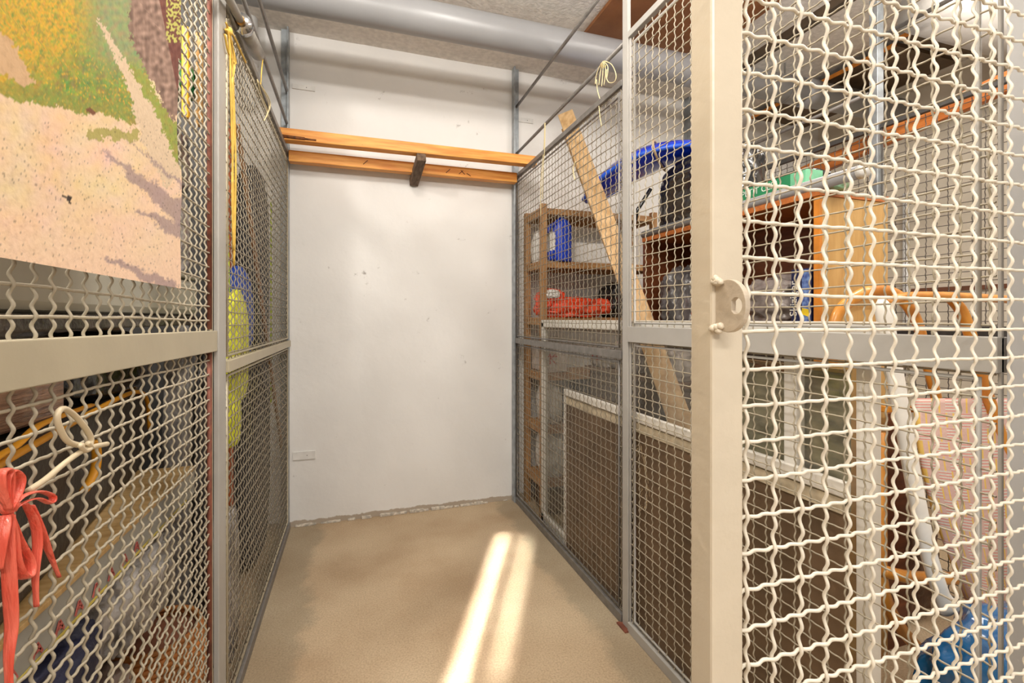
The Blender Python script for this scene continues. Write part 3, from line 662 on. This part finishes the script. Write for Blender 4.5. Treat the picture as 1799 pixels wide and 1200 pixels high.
MB().box((1.3685, b.y+.004, 1.10), (1.37, (a.y+b.y)/2-.004, b.z-.004)).build('pale_label', mat('pale_blue_print', (120, 150, 205), .5, col2=(40, 60, 140), scale=60, var=.2), t)
MB().prism([(1.368, b.y+.006, 1.125), (1.368, (a.y+b.y)/2-.002, 1.135), (1.368, (a.y+b.y)/2-.004, 1.155), (1.368, b.y+.010, 1.15)], (.001, 0, 0)).build('yellow_emblem', mat('yellow_print', (240, 206, 40), .5), t)
MB().prism([(1.368, (a.y+b.y)/2, b.z-.03), (1.368, (a.y+b.y)/2-.012, b.z-.012), (1.368, (a.y+b.y)/2, b.z-.002)], (.001, 0, 0)).build('yellow_flash', MATS['yellow_print'], t)
tag(MB().box((1.40, 1.125, 1.0865), (1.6, b.y-.004, 1.27)).build('black_case', mat('black_plastic', (24, 24, 26), .4), bevel=.004), 'narrow black case between the navy box and the bookcase side', 'case')
# green strip box with lettering
GR = mat('green_card', (40, 138, 92), .45, var=.05)
t = tag(MB().box((1.398, 1.18, cz+.0210), (1.47, 1.66, cz+.110)).build('green_box', GR, bevel=.001), 'flat green box with small white lettering on top of the bookcase', 'box')
textmesh('PETIT CERI', .034, (1.3970, 1.37, cz+.089), facerot((0, -1, 0), (0, 0, 1)), mat('white_ink', (228, 236, 228), .5), t)
MB().box((1.396, 1.178, cz+.0215), (1.472, 1.235, cz+.1115)).build('mint_end', mat('mint_card', (120, 200, 158), .5), t)
o = blob('small_pouch', (1.43, 1.10, cz+.0205), (.05, .07, .05), mat('mint_red', (150, 196, 160), .5, col2=(190, 60, 50), scale=20), 41, .1); tag(o, 'small pale green and red pouch at the near end of the bookcase top', 'pouch')
# black sacks on top
t = thing('black_case', (1.52, 1.85, cz+.021), 'big black bag standing on the bookcase under the blue hull', 'bag')
blob('bag_body', (1.54, 1.80, cz+.021), (.24, .52, .36), BLACKB, 44, .08, sq=.5, parent=t); MB().tube([(1.40, 2.04, cz+.27), (1.36, 2.10, cz+.17), (1.35, 2.1, cz+.12)], .010, 8).build('strap', BLACKB, t, smooth=True)
tag(blob('black_bag', (1.56, 1.40, cz+.022), (.16, .34, .14), BLACKB, 45, .1, sq=.6), 'low black bag behind the green box on the bookcase', 'bag')
# blue hull
def hull():
    t = thing('blue_hull', (1.45, 2.1, 1.72), 'glossy blue plastic sledge tied with a tan strap above the rack', 'sledge')
    P0, P1 = Vector((1.22, 2.40, 1.765)), Vector((1.57, 1.82, 1.925)); ax = (P1-P0); n = 40; k = 24; vs = []; fs = []
    d = ax.normalized(); sd = d.cross(Vector((0, 0, 1))).normalized(); up = sd.cross(d)
    for i in range(n+1):
        f = i/n; w_ = .115*min(1, (math.sin(math.pi*min(1, f*1.0+.0))**.45))+.004; hh = w_*.62
        c = P0+ax*f+up*(.06*math.sin(math.pi*f))
        for j in range(k):
            a = 2*math.pi*j/k; cc, s_ = math.cos(a), math.sin(a)
            lip = 1.12 if abs(s_) < .3 else 1
            vs.append(c+sd*cc*w_*lip+up*s_*hh*(1 if s_ > 0 else .55))
    for i in range(n):
        for j in range(k): fs.append((i*k+j, i*k+(j+1) % k, (i+1)*k+(j+1) % k, (i+1)*k+j))
    fs += [tuple(range(k))[::-1], tuple(n*k+j for j in range(k))]
    b = MB(); b.add(vs, fs); b.build('hull_shell', mat('blue_gloss', (22, 60, 214), .18, var=.06, scale=5, coat=.6), t, smooth=True)
    rim = MB()
    for s_ in (-1, 1):
        rim.tube([P0+ax*(i/n)+up*(.06*math.sin(math.pi*i/n))+sd*s_*1.08*(.115*math.sin(math.pi*i/n)**.45+.004) for i in range(1, n)], .012, 8)
    rim.build('rim', mat('blue_rim', (44, 100, 235), .25), t, smooth=True)
    c = P0+ax*.66+up*.052
    ring = []
    for j in range(25):
        a = 2*math.pi*j/24; ring.append(c+sd*math.cos(a)*.136+up*math.sin(a)*(.077 if math.sin(a) > 0 else .048)+ax*.04*math.cos(a))
    MB().tube(ring[:-1], .006, 6, closed=True).build('strap', mat('tan_strap', (196, 170, 136), .8), t)
hull()
# floor sacks inside the neighbouring cage seen through the lower glass
tag(blob('brown_sack', (1.98, 1.34, 0), (.34, .30, .44), mat('brown_sack', (96, 66, 50), .45, bump=.7, bscale=16, var=.2), 50, .14), 'brown plastic sack on the floor behind the wooden armchair', 'bag')
tag(blob('blue_sack', (1.49, .66, 0), (.50, .34, .44), BLUEB, 51, .13, freq=1.8), 'shiny blue plastic sack on the floor at the lower right', 'bag')

# ------------------------------------------------------------------ armchair with bent wooden arms
OW = mat('honey_wood', (214, 146, 58), .35, col2=(186, 116, 38), scale=6, stretch=(4, 4, 1), coat=.3)
def pth(pts, y): return [ony(x, yy, y) for x, yy in pts]
def smoothp(P, n=5):
    out = []
    for i in range(len(P)-1):
        a, b, c, d = P[max(i-1, 0)], P[i], P[i+1], P[min(i+2, len(P)-1)]
        for j in range(n):
            t_ = j/n; out.append(.5*((2*b)+(c-a)*t_+(2*a-5*b+4*c-d)*t_*t_+(3*b-a-3*c+d)*t_**3))
    out.append(P[-1]); return out
t = thing('armchair', (1.55, .95, 0), 'honey-coloured wooden armchair with bent arms and woven striped seat, right side', 'chair')
P = smoothp(pth([(1462, 640), (1463, 590), (1474, 548), (1508, 520), (1548, 510), (1584, 525), (1612, 568), (1630, 640), (1650, 720), (1690, 900)], 1.03))
P = P+[Vector((P[-1].x+.10, 1.03, .0))]
MB().tube(P, .019, 10, flat=.7).build('arm_hoop', OW, t, smooth=True)
P = smoothp(pth([(1560, 532), (1590, 521), (1660, 520), (1768, 526), (1830, 532)], .93))
MB().tube(P, .0125, 10).build('arm_bar', OW, t, smooth=True)
P = smoothp([ony(1668, 522, .93), ony(1690, 548, .93), ony(1708, 600, .93), ony(1730, 680, .93), ony(1790, 860, .93)])
MB().tube(P+[Vector((P[-1].x+.03, .93, 0))], .017, 10, flat=.75).build('leg', OW, t, smooth=True)
P = smoothp([ony(1548, 1000, .99), ony(1556, 1050, .99), ony(1580, 1100, .99), ony(1625, 1150, .99), ony(1690, 1200, .99)])
MB().tube([ony(1546, 760, .99)]+P+[Vector((P[-1].x+.05, .99, 0.0))], .019, 10, flat=.7).build('leg', OW, t, smooth=True)
P = smoothp([ony(1548, 1002, .985), ony(1600, 1014, .96), ony(1690, 1016, .95)])
MB().tube(P, .018, 10).build('stretcher', OW, t, smooth=True)
MB().bar(ony(1546, 718, 1.0), ony(1612, 718, 1.0), .03, .018).build('cross_slat', OW, t, bevel=.002)
def weave():
    m = mat('woven_stripe', (196, 176, 172), .85, bump=.2, bscale=90)
    N = m.node_tree.nodes; L = m.node_tree.links; tc = N['Texture Coordinate']; sep = N.new('ShaderNodeSeparateXYZ'); L.new(tc.outputs['UV'], sep.inputs[0])
    def wv(sock, f, a, b, pos):
        mu = N.new('ShaderNodeMath'); mu.operation = 'MULTIPLY'; L.new(sock, mu.inputs[0]); mu.inputs[1].default_value = f
        fr = N.new('ShaderNodeMath'); fr.operation = 'FRACT'; L.new(mu.outputs[0], fr.inputs[0])
        r = N.new('ShaderNodeValToRGB'); r.color_ramp.interpolation = 'CONSTANT'
        r.color_ramp.elements[0].color = a; e = r.color_ramp.elements[1]; e.position = pos; e.color = b; L.new(fr.outputs[0], r.inputs[0]); return r
    s1 = wv(sep.outputs['Y'], 44, srgb(206, 140, 130), srgb(206, 196, 186), .42)
    s2 = wv(sep.outputs['X'], 18, srgb(222, 184, 96), srgb(204, 170, 160), .25)
    ck = N.new('ShaderNodeTexChecker'); ck.inputs['Scale'].default_value = 9; L.new(tc.outputs['UV'], ck.inputs['Vector'])
    mx = N.new('ShaderNodeMixRGB'); L.new(ck.outputs['Fac'], mx.inputs[0]); L.new(s1.outputs[0], mx.inputs[1]); L.new(s2.outputs[0], mx.inputs[2])
    L.new(mx.outputs[0], N['Principled BSDF'].inputs['Base Color']); return m
def weave_sheet():
    nu, nv = 30, 40; vs = []; fs = []; uvs = []
    for j in range(nv+1):
        v = j/nv
        for i in range(nu+1):
            u = i/nu
            xl = 1604+v*v*86+10*v; xr = 1820
            px = xl+(xr-xl)*u; pyy = 700+(350)*v+26*math.sin(u*3)*(v)
            yy = .955-.03*math.sin(math.pi*v)-.02*math.sin(u*8)*v
            vs.append(ony(px, pyy, yy)); uvs.append((u, v*1.6))
    for j in range(nv):
        for i in range(nu): a = j*(nu+1)+i; fs.append((a, a+1, a+nu+2, a+nu+1))
    me = bpy.data.meshes.new('woven_seat'); me.from_pydata([tuple(v) for v in vs], [], fs)
    uv = me.uv_layers.new(name='UVMap')
    for l in me.loops: uv.data[l.index].uv = uvs[l.vertex_index]
    o = link('woven_seat', me, weave(), t, smooth=True); s = o.modifiers.new('thick', 'SOLIDIFY'); s.thickness = .012
weave_sheet()
# long white padded tube beside the armchair
P = smoothp([ony(1548, 524, .885), ony(1560, 590, .885), ony(1578, 690, .885), ony(1602, 830, .885), ony(1628, 960, .885), ony(1652, 1040, .88), ony(1664, 1066, .88)])
nP = len(P)
tag(MB().tube(P, lambda f: .024*min(1, (f*12+.35))*(1 if f < .86 else 1+(f-.86)*2.5), 14, flat=.7).build('white_ski', mat('white_plastic', (242, 238, 230), .35, var=.03), smooth=True), 'long white curved plastic runner standing beside the wooden armchair', 'runner')
# long orange timber along the far partition
tag(MB().bar((RX+.07, .62, 1.985+.06), (RX+.07, 2.5, 1.83), .03, .075).build('timber', wood('orange_timber', (204, 124, 56), (178, 98, 40), (12, 1, 12)), bevel=.002), 'long orange-brown timber resting beyond the far mesh panel, upper right', 'timber')
tag(MB().tube([(XR-.02, 2.16, .8), (XR-.02, 2.16, 1.94)], .018, 12).build('white_conduit', MATS['white_pvc'], smooth=True), 'white upright conduit on the far right-hand wall', 'pipe')

tag(MB().box((1.675, 1.13, 0), (1.81, 1.15, .80)).build('brown_board', BR, bevel=.001), 'narrow brown board standing behind the white runner beside the bookcase', 'board')

# ------------------------------------------------------------------ left neighbouring cage
PLY = mat('plywood', (206, 174, 122), .6, col2=(182, 146, 92), scale=7, stretch=(2, 9, 1), bump=.1)
t = thing('plywood_box', (-.62, .95, .59), 'shallow grey-sided box with plywood top behind the left mesh', 'box')
MB().box((-.79, .30, .590), (-.466, 1.68, .662)).build('body', mat('grey_card', (160, 158, 150), .6, var=.06, scale=8), t, bevel=.002)
MB().box((-.792, .298, .663), (-.463, 1.683, .672)).build('plywood_top', PLY, t, bevel=.001)
tp = MB().box((-.4655, .45, .592), (-.4640, 1.60, .597)).build('yellow_tape', mat('yellow_tape', (210, 190, 90), .5), t)
L_ = []
for i in range(13):
    y = .56+i*.058; L_.append(((-.4635, y, .602), (-.4635, y+.012, .622), .005)); L_.append(((-.4635, y+.024, .602), (-.4635, y+.012, .622), .005)); L_.append(((-.4635, y+.006, .610), (-.4635, y+.02, .610), .004))
for i in range(0, len(L_), 3):
    b = MB()
    for p, q, w_ in L_[i:i+3]: b.bar(p, q, w_, .0012, up=(1, 0, 0))
    b.build('red_letter', mat('faded_red', (190, 96, 88), .6), t)
# dark suitcase with yellow piping
t = thing('suitcase', (-.65, 1.3, .672), 'big dark brown suitcase with yellow-orange piping standing on the plywood box', 'suitcase')
A, B = Vector((-.43, .52, .672)), Vector((-.62, 1.78, .672))
d = (B-A).normalized(); nrm = Vector((-d.y, d.x, 0))   # away from the mesh
if nrm.x > 0: nrm = -nrm
prof = []
for s_, zz in ((0, .0), (0, .17), (.06, .215), (.16, .235), (.5, .245), (.8, .245), (.93, .225), (.985, .18), (1, .1), (1, 0)): prof.append((s_, zz))
L0 = (B-A).length
poly = [A+d*L0*s_+Vector((0, 0, zz+.001)) for s_, zz in prof]
DK = mat('dark_leather', (64, 56, 50), .5, col2=(46, 40, 36), scale=12, bump=.35, bscale=50)
MB().prism(poly, nrm*.16).build('shell', DK, t, bevel=.012)
OR = mat('orange_piping', (226, 156, 36), .45, var=.06)
MB().tube([p+nrm*-.002 for p in smoothp([q for q in poly[1:9]], 4)], .006, 8).build('piping', OR, t, smooth=True)
P = [onx(x, y, -.475) for x, y in ((-40, 830), (0, 800), (30, 782), (62, 752), (100, 734), (160, 712))]
MB().tube(smoothp(P), .007, 8, flat=.5).build('strap', OR, t, smooth=True)
P = [onx(x, y, -.50) for x, y in ((166, 775), (170, 800), (165, 832), (148, 862))]
MB().tube(smoothp(P), .009, 8, flat=.6).build('tag', OR, t, smooth=True)
# pinkish wrapped boards, black bag, pale trough above
PK = mat('wrapped_boards', (196, 152, 122), .3, col2=(132, 96, 80), scale=9, stretch=(1, 1.2, 12), bump=.5, bscale=24, coat=.5)
tag(MB().box((-.74, .30, .925), (-.56, 1.20, 1.085)).build('wrapped_boards', PK, bevel=.006), 'bundle of tan boards wrapped in clear film on top of the suitcase', 'bundle')
tag(blob('black_bag', (-.68, 1.50, .92), (.20, .5, .17), BLACKB, 71, .08, sq=.55), 'flat black bag next to the film-wrapped boards on the suitcase', 'bag')
tag(MB().box((-.68, .32, 1.10), (-.49, 1.86, 1.128)).build('dark_plank', mat('dim_film', (84, 76, 72), .3, var=.3, scale=20, bump=.6), bevel=.003), 'dark film-covered plank lying on the bundles behind the left middle rail', 'plank')
tt = thing('pale_trough', (-.7, 1.2, 1.129), 'long pale grey plastic trough behind the left mesh under the landscape print', 'trough')
MB().box((-.66, .34, 1.129), (-.50, 1.84, 1.245)).build('body', mat('pale_grey_plastic', (186, 184, 172), .45, var=.05, scale=4), tt, bevel=.02)
MB().box((-.665, .335, 1.246), (-.495, 1.845, 1.262)).build('rim', MATS['pale_grey_plastic'], tt, bevel=.006)
# stack above trough, mostly behind the print
tag(blob('film_bundle', (-.575, 1.66, 1.263), (.15, .34, .27), CLEAR, 73, .12, sq=.6), 'clear film bundle on the pale trough, seen right of the print', 'bundle')
tag(blob('film_bundle', (-.575, 1.68, 1.525), (.15, .32, .20), GREYB, 74, .12, sq=.6), 'grey film bundle stacked on the clear one, right of the print', 'bundle')
tg = mat('green_plastic', (24, 110, 62), .4)
tag(blob('green_bag', (-.535, 1.75, 1.82), (.10, .12, .12), tg, 75, .1), 'dark green bag high behind the left mesh beside the print edge', 'bag')
YL = mat('yellow_plastic', (238, 178, 34), .45)
o = MB().box((-.505, 1.69, 1.735), (-.486, 1.71, 2.015)).build('yellow_strip', YL, bevel=.004); tag(o, 'upright yellow strip high behind the left mesh', 'strip')
o = MB().box((-.484, 1.745, 1.735), (-.466, 1.77, 2.03)).build('tan_strip', wood('tan_strip', (206, 160, 96), (180, 134, 74)), bevel=.004); tag(o, 'upright tan wooden strip beside the yellow one behind the left mesh', 'strip')
tag(MB().box((-.80, 2.05, 0), (-.44, 2.06, 2.45)).build('charcoal_board', mat('charcoal', (64, 62, 60), .6, var=.15), bevel=.002), 'tall charcoal board standing behind the yellow and tan strips', 'board')
# tall bundles near the left post
for i, (y, x, zt, m, lab) in enumerate(((1.96, -.585, 1.09, CLEAR, 'tall clear film bundle standing behind the left mesh near the post'), (1.97, -.50, .98, GREYB, 'tall grey film bundle next to the clear one near the left post'), (1.80, -.415, .50, CLEAR, 'short clear film bundle low behind the left mesh near the post'))):
    tag(blob('film_bundle', (x, y, 0), (.075 if i else .09, .12, zt), m, 80+i, .08, sq=.5), lab, 'bundle')
tag(MB().box((-.44, 1.88, 0), (-.425, 1.90, 1.15)).build('green_lath', mat('olive_green', (120, 132, 50), .6), bevel=.002), 'narrow olive green lath standing behind the left post', 'lath')
# bundles below the plywood box
for i, (y, z, sy, sz, m, lab) in enumerate(((.62, .375, .34, .19, NAVYB, 'navy cloth bundle in film under the plywood box, nearest'), (1.00, .375, .34, .195, NAVYB, 'navy cloth bundle in film under the middle of the plywood box'), (1.39, .375, .34, .195, CLEAR, 'clear film bundle under the far end of the plywood box'), (.70, .0, .42, .365, CLEAR, 'large clear film bundle on the floor at the lower left'), (1.16, .0, .38, .36, mat('film_brown', (140, 118, 104), .2, col2=(78, 64, 60), scale=12, bump=.9, bscale=26, coat=.6), 'large brownish film bundle on the floor beside the wicker basket'))):
    tag(blob('film_bundle', (-.60, y, z), (.27, sy, sz), m, 90+i, .12, sq=.5), lab, 'bundle')
# wicker basket
t = thing('wicker_basket', (-.53, 1.68, 0), 'orange-brown wicker basket on the floor behind the left mesh', 'basket')
wk = MB()
for i in range(18): z = .008+i*.0125; rr = .105+.02*math.sin(i/17*math.pi); wk.tube([(-.545+rr*math.cos(a), 1.62+rr*1.1*math.sin(a), z) for a in [2*math.pi*j/28 for j in range(28)]], .0075, 6, closed=True)
wk.build('coils', mat('wicker', (204, 132, 68), .6, var=.15, scale=30), t, smooth=True)
MB().lathe([(.085, 0), (.095, .004), (.10, .20), (.05, .225)], (-.545, 1.62, 0), 24, 1, 1.1).build('lining', mat('brown_lining', (150, 96, 70), .7), t, smooth=True)
# hi-vis bag, guitar bag, diagonal planks near the wall on the left
t = thing('sports_bag', (-.40, 1.9, .72), 'lime yellow and blue bag hanging behind the left mesh beside the grey post', 'bag')
blob('blue_part', (-.415, 2.02, .985), (.06, .36, .33), mat('royal_blue', (28, 70, 170), .5, bump=.3), 100, .08, parent=t)
blob('lime_part', (-.392, 1.86, .84), (.05, .26, .38), mat('lime_yellow', (224, 226, 60), .5, bump=.3), 101, .1, parent=t)
blob('lime_tail', (-.392, 1.80, .70), (.045, .12, .22), MATS['lime_yellow'], 102, .1, parent=t)
MB().tube([(-.41, 1.85, 1.2), (-.42, 1.86, 1.5), (-.43, 1.88, 1.7)], .003, 5).build('hanging_cord', mat('lime_cord', (170, 190, 50), .6), t)
t = thing('guitar_bag', (-.5, 2.4, 0), 'tall dark grey guitar bag standing behind the left mesh near the wall', 'bag')
GB = mat('charcoal_fabric', (62, 60, 62), .8, var=.12, scale=40, bump=.3, bscale=60)
blob('bag_body', (-.475, 2.50, 0.02), (.15, .42, 1.15), GB, 103, .05, sq=.7, parent=t)
blob('bag_neck', (-.455, 2.46, 1.0), (.12, .34, .82), GB, 104, .05, sq=.6, parent=t)
MB().tube([(-.397, 2.60, .7), (-.40, 2.62, 1.7)], .004, 6).build('lime_cord', MATS['lime_cord'], t)
tag(MB().bar((-.366, 1.75, 1.75), (-.366, 2.72, .45), .03, .010, up=(1, 0, 0)).build('brown_lath', wood('brown_lath', (150, 106, 66), (120, 82, 50)), bevel=.001), 'brown lath leaning diagonally behind the left mesh', 'lath')
tag(MB().box((-.45, 1.925, 0), (-.425, 1.975, 1.82)).build('rust_board', mat('rust_board', (160, 80, 34), .6, var=.15), bevel=.003), 'rust-coloured narrow upright board just behind the grey left post', 'board')
tag(MB().box((-1.2, 2.55, .0), (-.62, 2.77, 1.5)).build('cardboard_box', mat('cardboard', (150, 124, 96), .8, var=.08), bevel=.004), 'tall brown cardboard carton against the wall in the left cage', 'carton')
tag(MB().box((-1.5, .4, 0), (-.95, 2.3, 1.9)).build('cupboard', mat('dim_cupboard', (118, 106, 92), .7, var=.12, scale=5), bevel=.006), 'brown cupboard along the far side of the left cage', 'cupboard')

# ------------------------------------------------------------------ strings, cords and twine
PKS = mat('coral_twine', (242, 118, 98), .35, col2=(226, 86, 66), scale=14, stretch=(8, 8, 1), bump=.4, bscale=30, coat=.2)
t = thing('coral_ribbon', (-.31, .62, .9), 'coral red plastic ribbon knotted on the left mesh, hanging loose', 'ribbon')
def sp(pts, x): return smoothp([onx(a, b, x) for a, b in pts], 6)
def ribbon(pts, x, w, name, flat=.35):
    P = sp(pts, x); n = len(P)
    return MB().tube(P, lambda f: w*(.55+.45*math.sin(math.pi*min(1, f*1.05+.08))), 10, flat=flat).build(name, PKS, t, smooth=True)
XP = -.333
for nm, pts, w_ in (('loop', [(15, 895), (2, 860), (0, 832), (14, 826), (20, 850), (17, 895)], .0055), ('loop', [(17, 895), (32, 862), (34, 838), (20, 828), (12, 845), (16, 890)], .0055),
    ('loop', [(18, 896), (40, 872), (70, 864), (92, 872), (88, 884), (66, 876), (40, 884), (20, 900)], .0042),
    ('tail', [(14, 900), (22, 940), (26, 985), (38, 1012), (50, 1010), (52, 985), (36, 950), (18, 905)], .0068),
    ('tail', [(18, 905), (14, 960), (17, 1030), (20, 1100), (15, 1160), (17, 1230)], .0068), ('tail', [(10, 905), (0, 950), (-2, 1000)], .007),
    ('tail', [(44, 885), (60, 915), (66, 950), (62, 1010), (64, 1066)], .0052), ('tail', [(56, 888), (72, 930), (86, 970), (104, 1014)], .0045)):
    ribbon(pts, XP+(.004 if nm == 'loop' else 0), w_, nm)
MB().lathe([(.001, 0), (.006, .002), (.0085, .008), (.006, .014), (.001, .016)], tuple(onx(16, 903, XP)), 12).build('knot', PKS, t, smooth=True)
# beige cable loop
CB2 = mat('beige_cable', (206, 190, 160), .35, var=.03)
t = thing('cable_loop', (-.335, .8, .95), 'beige cable bent into a loop and twisted through the left mesh', 'cable')
P = sp([(148, 784), (120, 776), (104, 750), (101, 728), (112, 718), (132, 731), (154, 758), (160, 775), (152, 790)], -.3355)
MB().tube(P, .0035, 10).build('loop', CB2, t, smooth=True)
P = sp([(50, 862), (80, 842), (112, 815), (140, 795), (160, 786), (188, 780)], -.3330)
MB().tube(P, .0034, 10).build('tail', CB2, t, smooth=True)
P = sp([(140, 782), (150, 792), (160, 786), (154, 778)], -.3300)
MB().tube(P, .0030, 8).build('twist', CB2, t, smooth=True)
# yellow twine at the left post
TW = mat('yellow_twine', (226, 186, 84), .6, var=.08, scale=40); TW2 = mat('pale_twine', (222, 206, 160), .6, var=.06, scale=40)
t = thing('yellow_twine', (-.33, 1.5, 1.9), 'yellow twine tied at the top of the left mesh, hanging in a long loop', 'twine')
def tw(pts, x, r, name, m=TW, par=None): return MB().tube(sp(pts, x), r, 6).build(name, m, par or t, smooth=True)
for i, (pts) in enumerate(([(397, 40), (401, 55), (404, 100), (405, 160), (408, 260), (410, 350), (411, 465)], [(399, 50), (408, 110), (410, 160), (413, 240), (414, 300), (413, 380), (411, 466)], [(396, 52), (404, 62), (412, 110), (408, 150), (410, 220), (408, 330), (410, 440)], [(400, 56), (410, 62), (425, 95), (432, 110)], [(395, 60), (402, 95), (414, 112), (410, 90), (402, 60)])):
    tw(pts, -.3265-.0004*i, .0028, 'strand')
MB().lathe([(.001, 0), (.008, .003), (.010, .012), (.007, .020), (.001, .023)], tuple(onx(402, 62, -.3265)), 10).build('knot', TW, t, smooth=True)
t = thing('pale_twine', (-.34, 1.9, 2.0), 'pale frayed twine knotted on the top edge of the left mesh panel', 'twine')
for i, pts in enumerate(([(463, 95), (460, 120), (458, 150)], [(452, 140), (466, 165), (473, 190), (464, 212)], [(452, 142), (460, 170), (470, 195), (466, 208)], [(453, 142), (470, 168), (475, 185), (468, 206)])):
    MB().tube(smoothp([onx(a, b, -.318) for a, b in pts]), .002, 5).build('strand', TW2 if i else TW, t, smooth=True)
# twine on the right rod
kx = .941; ky = onx(1060, 105, kx).y; kz = H+1.016
t = thing('twine_bunch', (kx, ky, kz), 'bunch of pale twine with a loop tied on the right steel rod', 'twine')
MB().tube([(kx, ky-.008, kz), (kx, ky+.008, kz)], .011, 10).build('knot', TW, t, smooth=True)
for i, pts in enumerate(([(1059, 108), (1052, 120), (1047, 135), (1046, 148)], [(1059, 108), (1055, 125), (1052, 150)], [(1060, 108), (1059, 130), (1057, 152)], [(1061, 108), (1064, 125), (1061, 150)], [(1061, 108), (1068, 118), (1066, 138)], [(1061, 107), (1074, 113), (1082, 130), (1080, 143), (1070, 145), (1065, 135), (1066, 122)], [(1056, 180), (1050, 160), (1048, 140)], [(1052, 182), (1054, 205), (1057, 222)])):
    MB().tube(smoothp([onx(a, b, kx-.012) for a, b in pts]), .0018, 5).build('strand', TW2, t, smooth=True)
t = thing('twine_strand', (kx, 2.3, kz), 'long pale twine strand hanging from the right rod over the mesh near the beams', 'twine')
for i, pts in enumerate(([(957, 216), (956, 250), (953, 285), (950, 330), (950, 380)], [(958, 216), (957, 260), (954, 300), (953, 350)])):
    MB().tube(smoothp([onx(a, b, kx-.0125-.004*i) for a, b in pts]), .0022, 5).build('strand', TW2, t, smooth=True)
P = [onx(a, b, kx-.012) for a, b in ((1011, 284), (1007, 298), (1010, 316))]
tag(MB().tube(smoothp(P), .003, 6).build('twine_scrap', TW2, smooth=True), 'short pale scrap of twine caught in the right mesh beside the leaning plank', 'twine')
